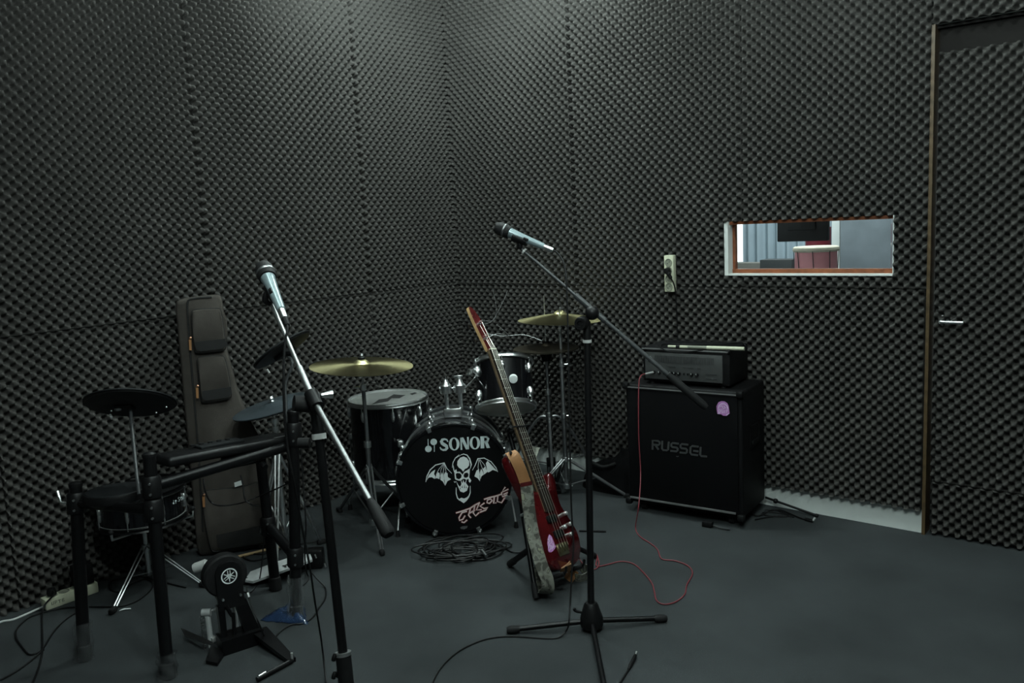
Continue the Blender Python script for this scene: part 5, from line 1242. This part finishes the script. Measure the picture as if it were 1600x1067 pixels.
# plastic wrap
def wrap(name, base, top, r0, label, m_='clearplastic', seed=1):
    rnd = random.Random(seed); pr = []; vs = []; fs = []; N_ = 16; K_ = 9; ax = (top-base).normalized(); Mx_ = axframe(base, ax)
    for k in range(K_):
        for i in range(N_):
            a = 2*PI*i/N_; rr_ = r0*(1+0.16*math.sin(3*a+k*1.3)+rnd.uniform(-0.05, 0.10))*(1.15 if k == 0 else 1.0)
            vs.append(Mx_ @ V((rr_*math.cos(a), rr_*math.sin(a), (top-base).length*k/(K_-1)+rnd.uniform(-0.002, 0.002)*(0 < k < K_-1))))
    for k in range(K_-1):
        for i in range(N_): fs.append((k*N_+i, k*N_+(i+1) % N_, (k+1)*N_+(i+1) % N_, (k+1)*N_+i))
    o = one(MB().add(vs, fs), name, m_, label, 'plastic wrap', 'plastic wraps on the rack legs', loc=base, smooth=80); return o
wrap('plastic_wrap', A0+Z*0.002, onleg(A0, A1, 0.135), RT*1.42, 'clear plastic wrapped round the foot of the leftmost rack leg', seed=2)
wrap('plastic_wrap', B0_+Z*0.002, onleg(B0_, B1_, 0.085), RT*1.42, 'clear plastic wrapped round the foot of the nearest rack leg', seed=3)
wrap('plastic_wrap', D0+Z*0.002, onleg(D0, D1, 0.165), RT*1.42, 'clear plastic wrapped round the rack leg above the blue bag', seed=4)
# blue plastic bag
rnd = random.Random(5); vs = []; fs = []; nx, ny = 18, 12
PA, PB, PC, PD = F(405, 970), F(482, 977), F(476, 950), F(432, 954)
for i in range(nx):
    for j in range(ny):
        u, v = i/(nx-1), j/(ny-1); p = PA.lerp(PB, u).lerp(PD.lerp(PC, u), v)
        edge = min(u, 1-u, v, 1-v); h_ = 0.003+min(edge*5, 1)*(0.008+0.016*abs(math.sin(7*u+3*v+1.5*math.sin(5*v)))+rnd.uniform(0, 0.010))*(0.6+0.9*u)
        vs.append(p+Z*h_+V((rnd.uniform(-0.004, 0.004), rnd.uniform(-0.004, 0.004), 0)))
for i in range(nx-1):
    for j in range(ny-1): fs.append((i*ny+j, (i+1)*ny+j, (i+1)*ny+j+1, i*ny+j+1))
one(MB().add(vs, fs), 'plastic_bag', 'blueplastic', 'crumpled translucent blue plastic bag on the carpet by a rack leg', 'plastic bag', loc=(PA+PC)/2, smooth=80)

# ---------------- kick pad tower
kb = F(352, 1022); dK = dep(kb); kb = V((kb.x, kb.y, 0))
pc = at(358, 902, dK)           # centre of the logo plate
kn_ = (CRH*math.sin(math.radians(35))-CFH*math.cos(math.radians(35))).normalized()   # logo faces this way
ks = Z.cross(kn_).normalized()  # towards the viewer's right
KM = frame(V((pc.x, pc.y, 0)), ks, kn_*-1, Z)         # x right, y back, z up
t = thing('kick_pad_tower', 'black kick pad tower with a round tuning-fork emblem', 'kick pad', V((pc.x, pc.y, 0)))
zc_ = pc.z
MB(KM).lathe([(0, 0.016), (0.072, 0.016), (0.078, 0.022), (0.078, 0.058), (0.072, 0.064), (0, 0.066)], Matrix.Translation((-0.006, 0, zc_)) @ Matrix.Rotation(-PI/2, 4, 'X'), 40).build('strike_pad', 'blackrubber', t)
pl_ = [(-0.046, -0.115)]+[(-0.046*math.cos(a), 0.012+0.046*math.sin(a)) for a in np.linspace(0, PI, 14)]+[(0.046, -0.115)]
plate = MB(KM).ext([(x, -0.002, zc_+z_) for x, z_ in pl_], (0, 0.016, 0)).build('back_plate', 'blackplastic', t, smooth=40)
to = lambda x, z_: KM @ V((x, -0.0032, zc_+z_))
m = MB(); m.ring2((0, 0.006), 0.029, 0.029, 0.0245, 0.0245, to, 32)
for k in range(3):
    a = PI/2+k*2*PI/3; c_, s_ = math.cos(a), math.sin(a)
    for off in (-0.0042, 0.0042):
        ox, oz = -s_*off, c_*off
        m.stroke([(ox-c_*0.008, 0.006+oz-s_*0.008), (ox+c_*0.020, 0.006+oz+s_*0.020)], 0.0028, to)
    m.stroke([(-c_*0.020, 0.006-s_*0.020), (0, 0.006)], 0.0034, to)
    m.stroke([(c_*0.006-s_*0.006, 0.006+s_*0.006+c_*0.006), (c_*0.006+s_*0.006, 0.006+s_*0.006-c_*0.006)], 0.0028, to)
lab(m.build('emblem', 'print', plate, smooth=0), 'white ring emblem of three crossed tuning forks')
for x in (-0.03, 0.033): MB(KM).cyl((x, -0.002, zc_-0.075), (x, -0.008, zc_-0.075), 0.0045, seg=10).build('bolt', 'chrome', plate)
m = MB(KM); m.ext([(-0.050, 0.0, zc_-0.10), (-0.026, 0.0, zc_-0.10), (-0.026, 0.0, 0.02), (-0.046, 0.0, 0.02)], (0, 0.03, 0)); m.build('upright', 'blackmetal', t, smooth=30)
m = MB(KM); m.ext([(0.012, 0.0, zc_-0.095), (0.052, 0.0, zc_-0.095), (0.088, -0.01, 0.05), (0.034, -0.01, 0.05)], (0, 0.03, 0)); m.build('upright', 'blackmetal', t, smooth=30)
MB(KM).tube(cr([(-0.022, -0.006, zc_-0.10), (-0.006, -0.012, zc_-0.14), (-0.002, -0.012, 0.14), (-0.004, -0.010, 0.06)], 4), 0.007, 10).build('brace', 'blackmetal', t)
m = MB(KM); m.ext([(-0.055, -0.03, 0.0), (-0.055, 0.05, 0.0), (0.095, 0.05, 0.0), (0.095, -0.03, 0.0)], (0, 0, 0.055)); m.build('base_block', 'blackmetal', t, smooth=30)
e1_ = F(457, 1036); 
wv = V((0, 0, 1)).cross((V((e1_.x, e1_.y, 0))-(KM @ V((0.08, 0, 0)))).normalized())
s0 = KM @ V((0.085, -0.01, 0.0)); s0.z = 0
m = MB(); m.ext([s0-wv*0.030+Z*0.05, s0+wv*0.030+Z*0.05, e1_+wv*0.014+Z*0.016, e1_-wv*0.014+Z*0.016], Z*-0.016); m.build('stabiliser_arm', 'blackmetal', t, smooth=30)
e2_ = F(402, 1066); m = MB(); m.tube([e1_+Z*0.010, e2_+Z*0.010], 0.0085, 10); m.build('floor_bar', 'blackmetal', t)
MB().cyl(e1_+Z*0.012, e1_+Z*0.038, 0.0045, seg=10).build('floor_bolt', 'whiteknob', t)
MB().cyl(e2_.lerp(e1_, 0.05)+Z*0.018, e2_.lerp(e1_, 0.25)+Z*0.019, 0.0035, seg=8).build('hinge_pin', 'whiteknob', t)
# kick pedal
kd = dK+0.06
t = thing('kick_pedal', 'chrome bass drum pedal with a pale beater against the kick pad', 'drum pedal', F(330, 1035))
m = MB(); a_, b_ = at(324, 956, kd), at(332, 1028, kd); m.tube([a_, b_], 0.010, 10); m.build('post', 'whitemetal', t)
m = MB(); c_ = at(366, 943, kd+0.05); m.tube([at(320, 957, kd), c_], 0.006, 10); sh_ = m.build('axle', 'whitemetal', t)
MB().tube([c_, c_-Z*0.17], 0.008, 10).build('post', 'whitemetal', t)
MB().cyl(at(321, 957, kd)-CRH*0.012, at(321, 957, kd)+CRH*0.02, 0.014, seg=12).build('hub', 'whitemetal', t)
m = MB(); P_ = at(315, 962, kd-0.01); Q_ = at(321, 1014, kd-0.01)
m.tube([P_.lerp(Q_, k/80)+CRH*0.006*math.cos(k*1.1)+CFH*0.006*math.sin(k*1.1) for k in range(81)], 0.0016, 5); m.build('spring', 'darksteel', t)
bh = at(315, 884, kd+0.06); bs = at(345, 950, kd+0.025)
MB().tube([bs, bh], 0.004, 8).build('beater_shaft', 'chrome', t)
bax_ = (CRH*0.85+Z*0.25+CFH*0.1).normalized()
MB(axframe(bh+CRH*0.0, bax_)).lathe([(0, -0.030), (0.017, -0.030), (0.0195, -0.022), (0.0195, 0.018), (0.013, 0.026), (0, 0.026)], seg=16).build('beater', 'whitecable', t)
h0 = F(335, 1030, 0.03); 
fb = [F(340, 1012, 0.055), F(330, 1004, 0.055), F(283, 983, 0.018), F(290, 996, 0.018)]
MB().ext(fb, Z*0.006).build('footboard', 'darksteel', t, smooth=30)
m = MB(); m.ext([F(322, 1036, 0.004), F(340, 1040, 0.004), F(352, 1022, 0.004), F(330, 1010, 0.004)], Z*0.01); m.build('base_plate', 'blackmetal', t, smooth=30)
MB().rbox(at(333, 998, kd), (0.025, 0.02, 0.018), 0.004).build('cam', 'whiteknob', t)
# ---------------- hi-hat controller pedal
t = thing('hi_hat_controller', 'silver hi-hat foot controller lying by the rack legs', 'drum pedal', F(440, 895))
hz0, hz1 = 0.030, 0.075
top_ = [F(383, 906, hz0), F(395, 908, hz0), F(440, 892, hz0+0.03), F(488, 874, hz1), F(484, 863, hz1), F(470, 865, hz1-0.005), F(430, 878, hz0+0.03), F(391, 893, hz0)]
fo = MB().ext(top_, Z*-0.010).build('footboard', 'silverpaint', t, smooth=30)
fpn = (top_[2]-top_[0]).cross(top_[4]-top_[0]).normalized(); fpn = fpn if fpn.z > 0 else -fpn
for k in range(4):
    x0_ = 437+k*4.6; y0_ = 880-k*1.8
    m = MB(); c3 = lambda x, y: onp(x, y, top_[0]+fpn*0.0012, fpn)
    m.stroke([(x0_+8, y0_-5), (x0_, y0_+3), (x0_+10, y0_+4)], 2.2, c3); m.build('tread_mark', 'blackrubber', fo, smooth=0)
m = MB(); b_ = [F(388, 913), F(494, 884), F(490, 868), F(395, 900)]; m.ext([p+Z*0.002 for p in b_], Z*0.014); m.build('base_frame', 'blackmetal', t, smooth=30)
qq = F(494, 886); m = MB(frame(V((qq.x, qq.y, 0)), CRH, CFH, Z)); m.rbox((0, 0, 0.045), (0.075, 0.06, 0.085), 0.010); m.build('toe_mechanism', 'blackplastic', t)
for (x, y) in ((492, 866), (507, 880), (506, 894)): MB().cyl(at(x, y, dep(qq)-0.05), at(x+2, y+6, dep(qq)-0.05), 0.0035, seg=8).build('bolt', 'chrome', t)
MB().sphere(F(386, 908, 0.015), 0.016, 10, 8).build('heel_foot', 'blackrubber', t)

# ================================================================== FLOOR POWER STRIP, CABLES, SMALL THINGS
q0, q1 = F(66, 951), F(126, 927); q0.x = q1.x = 0.085; q1.y = q0.y+0.215; L_ = (q1-q0).length
Ms = frame(V((q0.x, q0.y, 0)), V((0, 1, 0)), V((-1, 0, 0)), Z)
t = thing('power_strip', 'cream power strip on the floor along the left wall', 'power strip', Ms @ V((L_/2, 0, 0)))
bdy = MB(Ms).rbox((L_/2, 0, 0.023), (L_, 0.052, 0.046), 0.005).build('housing', 'cream', t)
for k in range(4):
    MB(Ms @ Matrix.Translation((0.038+0.048*k, 0, 0.0465))).lathe([(0, 0.0), (0.017, 0.0), (0.018, 0.002), (0.021, 0.002), (0.021, -0.002)], seg=20).build('socket', 'creamgrey', t)
m = MB(); c3 = lambda x, y: onp(x, y, Ms @ V((0, -0.0268, 0)), V((1, 0, 0)))
for s_ in ([(80.5, 941), (81, 945), (84, 944), (84, 939.5)], [(86.5, 943.5), (86, 938.5), (89, 938), (89, 940.5), (86.5, 941)], [(90.5, 938), (95, 936.5)], [(93, 937), (93.3, 941.5)], [(100, 934.5), (97, 935.5), (97.3, 940), (101, 938.5)], [(97, 937.7), (100, 936.8)]): m.stroke(s_, 0.8, c3)
lab(m.build('marker_writing', 'ink', bdy, smooth=0), 'hand-written dark marker letters')
pp = Ms @ V((0.038, 0, 0.05))
t = thing('mains_plug', 'black plug in the floor power strip nearest its left end', 'plug', pp, 'plugs in the floor strip')
MB(Matrix.Translation(pp)).lathe([(0.018, 0), (0.019, 0.012), (0.014, 0.028), (0, 0.030)], seg=16).build('plug_head', 'blackplastic', t)
cp = [pp+Z*0.02, pp+V((0.04, -0.005, 0.015)), F(70, 945, 0.03), F(66, 962, 0.005), F(66, 990, 0.005), F(66, 1020, 0.005), F(60, 1045, 0.005), F(48, 1075, 0.005)]
MB().tube(cr(cp, 5), 0.0035, 8).build('mains_cord', 'blackcable', t)
pp = Ms @ V((0.165, 0, 0.049))
t = thing('power_adapter', 'black mains adapter standing in the floor power strip', 'adapter', pp, 'plugs in the floor strip')
MB(frame(pp, V((0, 1, 0)), V((-1, 0, 0)), Z)).rbox((0, 0, 0.045), (0.075, 0.055, 0.09), 0.006).build('adapter_body', 'blackplastic', t)
m = MB(frame(pp, V((0, 1, 0)), V((-1, 0, 0)), Z))
for k in range(4): m.box((-0.022, -0.0279, 0.078-k*0.007), (0.024, 0.001, 0.0022))
lp_ = m.build('rating_print', 'print', t, smooth=0); lp_['kind'] = 'stuff'
def cable(name, pts, r_, m_, label, z=0.004, n=5):
    P = [F(x, y, (q[0] if q else z)) for x, y, *q in pts]
    return one(MB().tube(cr(P, n), r_, 8), name, m_, label, 'cable')
cable('white_cable', [(-12, 978), (3, 971), (20, 968), (40, 960), (60, 951, 0.01), (68, 948, 0.02)], 0.0045, 'whitecable', 'white mains cable running along the left wall to the power strip')
cable('floor_cable', [(128, 948), (100, 950), (70, 956), (45, 965), (27, 982), (25, 996), (34, 1010), (45, 1022), (58, 1020), (68, 1012), (82, 990), (100, 970), (122, 955)], 0.0035, 'blackcable', 'black cable looped on the carpet in front of the floor power strip')
cable('floor_cable', [(68, 1015), (45, 1035), (20, 1052), (-8, 1066)], 0.004, 'blackcable', 'black cable running out of the lower left edge')
cable('floor_cable', [(140, 948), (165, 948), (190, 947), (215, 938), (235, 922), (238, 910), (225, 905), (205, 912), (190, 925), (172, 920), (174, 908), (190, 904), (215, 900), (250, 908), (290, 918)], 0.0035, 'blackcable', 'black cable looped round the feet of the snare stand')
cable('floor_cable', [(500, 845), (470, 850), (440, 857), (420, 870), (398, 876), (384, 873), (380, 868), (390, 865), (410, 866), (425, 860)], 0.0032, 'blackcable', 'thin black cable looped beside the drumstick and silver pedal')
cable('floor_cable', [(486, 893, 0.06), (496, 905, 0.03), (508, 918), (508, 935), (498, 950), (488, 965), (472, 974), (455, 976), (440, 985), (425, 1000), (415, 1003)], 0.0035, 'blackcable', 'black cable curling from the silver pedal past the blue bag')
P_ = [at(387, 926, dK-0.02), at(391, 940, dK-0.03), at(396, 955, dK-0.04), at(405, 975, dK-0.05), F(414, 996, 0.03), F(420, 1006, 0.005), F(432, 1003, 0.004)]
t = thing('trigger_cable', 'black trigger cable plugged into the kick pad tower', 'cable', F(415, 1000))
MB().tube(cr([P_[0]+(P_[0]-P_[1])*0.6]+P_, 5), 0.003, 8).build('cord', 'blackcable', t)
MB().cyl(P_[0], P_[1].lerp(P_[0], 0.5), 0.005, seg=10).build('jack_plug', 'whiteknob', t)
# cables draped from the rack
P_ = [at(318, 748, dep(B0_)), at(320, 765, dep(B0_)), at(330, 785, dep(B0_)+0.02), at(350, 790, dep(B0_)+0.05), at(380, 785, dep(C0)-0.2), at(405, 775, dep(C0)-0.1), at(440, 760, dep(D0)+0.02), at(462, 748, dep(D0)-0.02)]
one(MB().tube(cr(P_, 5), 0.0028, 6), 'trigger_cable', 'blackcable', 'thin black cable slung under the rack cross bar', 'cable')
P_ = [at(376, 742, dep(B0_)+0.1), at(380, 760, dep(B0_)+0.1), at(383, 780, dep(B0_)+0.1), at(395, 789, dep(B0_)+0.15), at(405, 790, dep(C0)-0.03)]
one(MB().tube(cr(P_, 5), 0.0028, 6), 'trigger_cable', 'blackcable', 'thin black cable hanging in front of the gig bag label', 'cable')
P_ = [at(470, 700, dep(D0)-0.01), at(474, 760, dep(D0)), at(478, 820, dep(D0)), at(476, 860, dep(D0)+0.05), F(478, 890, 0.06), F(482, 905, 0.005), F(470, 918, 0.004)]
one(MB().tube(cr(P_, 5), 0.0030, 6), 'trigger_cable', 'blackcable', 'thin black cable running down beside the wrapped rack leg', 'cable')
P_ = [at(412, 780, dep(C0)-0.03), at(414, 820, dep(C0)-0.03), at(411, 860, dep(C0)-0.03), at(408, 890, dep(C0)-0.02), F(403, 912, 0.005), F(390, 926, 0.004), F(372, 920, 0.004)]
one(MB().tube(cr(P_, 5), 0.0026, 6), 'trigger_cable', 'blackcable', 'thin black cable running down beside the shorter far rack leg', 'cable')
# coil of cables under the bass drum
cc = F(735, 862)
t = thing('cable_coil', 'heap of coiled black cables in front of the bass drum', 'cable coil', cc)
rnd = random.Random(11)
for k in range(15):
    N_ = 40; ox, oy = rnd.uniform(-0.07, 0.06), rnd.uniform(-0.05, 0.05); ra, rb_ = rnd.uniform(0.07, 0.19), rnd.uniform(0.04, 0.12); ph = rnd.uniform(0, 6)
    pts = []
    for i in range(N_):
        a = 2*PI*i/N_+ph; w_ = 1+0.16*math.sin(2*a+k*1.7)+0.09*math.sin(3*a-k)
        pts.append(cc+CRH*(ox+ra*w_*math.cos(a))+CFH*(oy+rb_*w_*math.sin(a))+Z*(0.004+0.0016*k+0.004*(1+math.sin(2*a+k))))
    MB().tube(pts, 0.0038, 6, closed=True).build('loop', 'blackcable', t)
MB().tube(cr([F(x, y, 0.006) for x, y in ((700, 838), (680, 842), (660, 852), (668, 866), (690, 870))], 5), 0.0033, 6).build('loose_end', 'blackcable', t)
MB().tube(cr([F(x, y, 0.006) for x, y in ((780, 850), (800, 862), (818, 862), (832, 858))], 5), 0.0033, 6).build('loose_end', 'blackcable', t)
MB().cyl(F(753, 860, 0.034), F(760, 869, 0.026), 0.008, seg=12).build('plug', 'darksteel', t)
# lone jack lead at the lower edge
t = thing('jack_lead', 'black lead ending in a jack plug at the lower edge', 'cable', F(985, 1045))
MB().tube(cr([F(x, y, 0.005) for x, y in ((940, 1095), (962, 1075), (972, 1062), (983, 1045))], 5), 0.0033, 8).build('cord', 'blackcable', t)
MB().tube([F(982, 1046, 0.006), F(985, 1040, 0.007), F(992, 1026, 0.007), F(993, 1023, 0.007)], [0.004, 0.0065, 0.0065, 0.004], 12).build('plug_sleeve', 'blackplastic', t)
MB().tube([F(993, 1024, 0.007), F(994.5, 1018, 0.007)], 0.003, 8).build('plug_tip', 'whiteknob', t)
a_, b_ = F(905, 829, 0.006), F(947, 830, 0.006)
one(MB().tube([a_, a_.lerp(b_, 0.9), b_], [0.005, 0.005, 0.003], 8), 'black_rod', 'blackmetal', 'short thin black rod on the carpet behind the red bass', 'rod')
# black bag slumped beside the cabinet
bc = V((1.235, -0.165, 0)); vs = []; fs = []; N_ = 24; K_ = 9; rnd = random.Random(3)
for k in range(K_):
    v = k/(K_-1); hh_ = 0.185*math.sin(v*PI/2); sc2 = math.cos(v*PI/2)**0.45
    for i in range(N_):
        a = 2*PI*i/N_; ca, sa = math.cos(a), math.sin(a)
        sx = 0.185*math.copysign(abs(ca)**0.6, ca); sy = 0.105*math.copysign(abs(sa)**0.6, sa)
        vs.append(bc+V((sx*sc2+0.03*v, sy*sc2+0.015*v, hh_*(1+0.25*sx/0.185*v)+0.006*math.sin(5*a+3*v)*v)))
for k in range(K_-1):
    for i in range(N_): fs.append((k*N_+i, k*N_+(i+1) % N_, (k+1)*N_+(i+1) % N_, (k+1)*N_+i))
fs.append(tuple(range(N_-1, -1, -1)))
t = thing('soft_bag', 'slumped black bag between the cymbal stand and the bass cabinet', 'bag', bc)
MB().add(vs, fs).build('bag_body', 'nylonblack', t, smooth=60)
MB().tube(cr([bc+V((-0.12, -0.06, 0.13)), bc+V((-0.08, -0.10, 0.16)), bc+V((0.0, -0.11, 0.15)), bc+V((0.06, -0.08, 0.17))], 5), 0.008, 8).build('bag_handle', 'canvasdark', t)
# black rods and cables at the right of the cabinet
a_, b_ = Yp(1196, 777, -0.03), F(1278, 806, 0.008)
t = thing('boom_arm', 'thin black boom arm lying against the white skirting', 'boom arm', b_-Z*0.008)
MB().cyl(a_, b_, 0.006, seg=10).build('rod', 'blackmetal', t); MB().sphere(a_.lerp(b_, 0.2), 0.013, 10, 8).build('knob', 'blackplastic', t); MB().cyl(b_.lerp(a_, 0.04), b_, 0.009, seg=10).build('end_cap', 'blackrubber', t)
a_, b_ = F(1222, 797, 0.008), F(1271, 815, 0.008)
t = thing('mains_lead', 'black lead with a pale plug tip beside the bass cabinet', 'cable', b_)
MB().tube(cr([F(1168, 800, 0.005), F(1185, 806, 0.005), F(1205, 797, 0.005), F(1222, 797, 0.006), F(1250, 809, 0.006), F(1262, 812, 0.007)], 5), 0.0038, 8).build('cord', 'blackcable', t)
MB().tube([F(1258, 811, 0.008), F(1270, 814, 0.009)], 0.008, 10).build('plug', 'blackplastic', t); MB().cyl(F(1270, 814, 0.010), F(1273, 809, 0.020), 0.005, seg=8).build('plug_tip', 'whiteknob', t)
cable('floor_cable', [(1180, 812), (1200, 808), (1225, 806), (1240, 808), (1225, 803), (1200, 800), (1190, 803), (1210, 807), (1235, 806), (1215, 798), (1195, 796)], 0.0032, 'blackcable', 'tangle of thin black cable beside the bass cabinet')
# drum key by the cabinet's front castor
P_ = F(1107, 822); Mx_ = frame(V((P_.x, P_.y, 0)), ux, uy, Z)
t = thing('cable_adapter', 'small black adapter box on the carpet before the cabinet', 'adapter', P_)
MB(Mx_).rbox((0, -0.01, 0.014), (0.05, 0.03, 0.028), 0.005).build('box', 'blackplastic', t); MB(Mx_).tube(cr([(0.02, -0.01, 0.012), (0.06, -0.015, 0.006), (0.11, -0.012, 0.005)], 3), 0.003, 6).build('lead', 'blackcable', t)
P_ = F(195, 954)
one(MB(frame(V((P_.x, P_.y, 0)), CRH, CFH, Z)).ext([(-0.02, -0.006, 0.002), (0.0, -0.002, 0.006), (0.024, 0.006, 0.003), (0.018, 0.012, 0.004), (-0.004, 0.005, 0.007), (-0.018, 0.002, 0.003)], (0, 0, 0.001)), 'paper_scrap', 'print', 'tiny white paper scrap by the snare stand foot', 'paper')
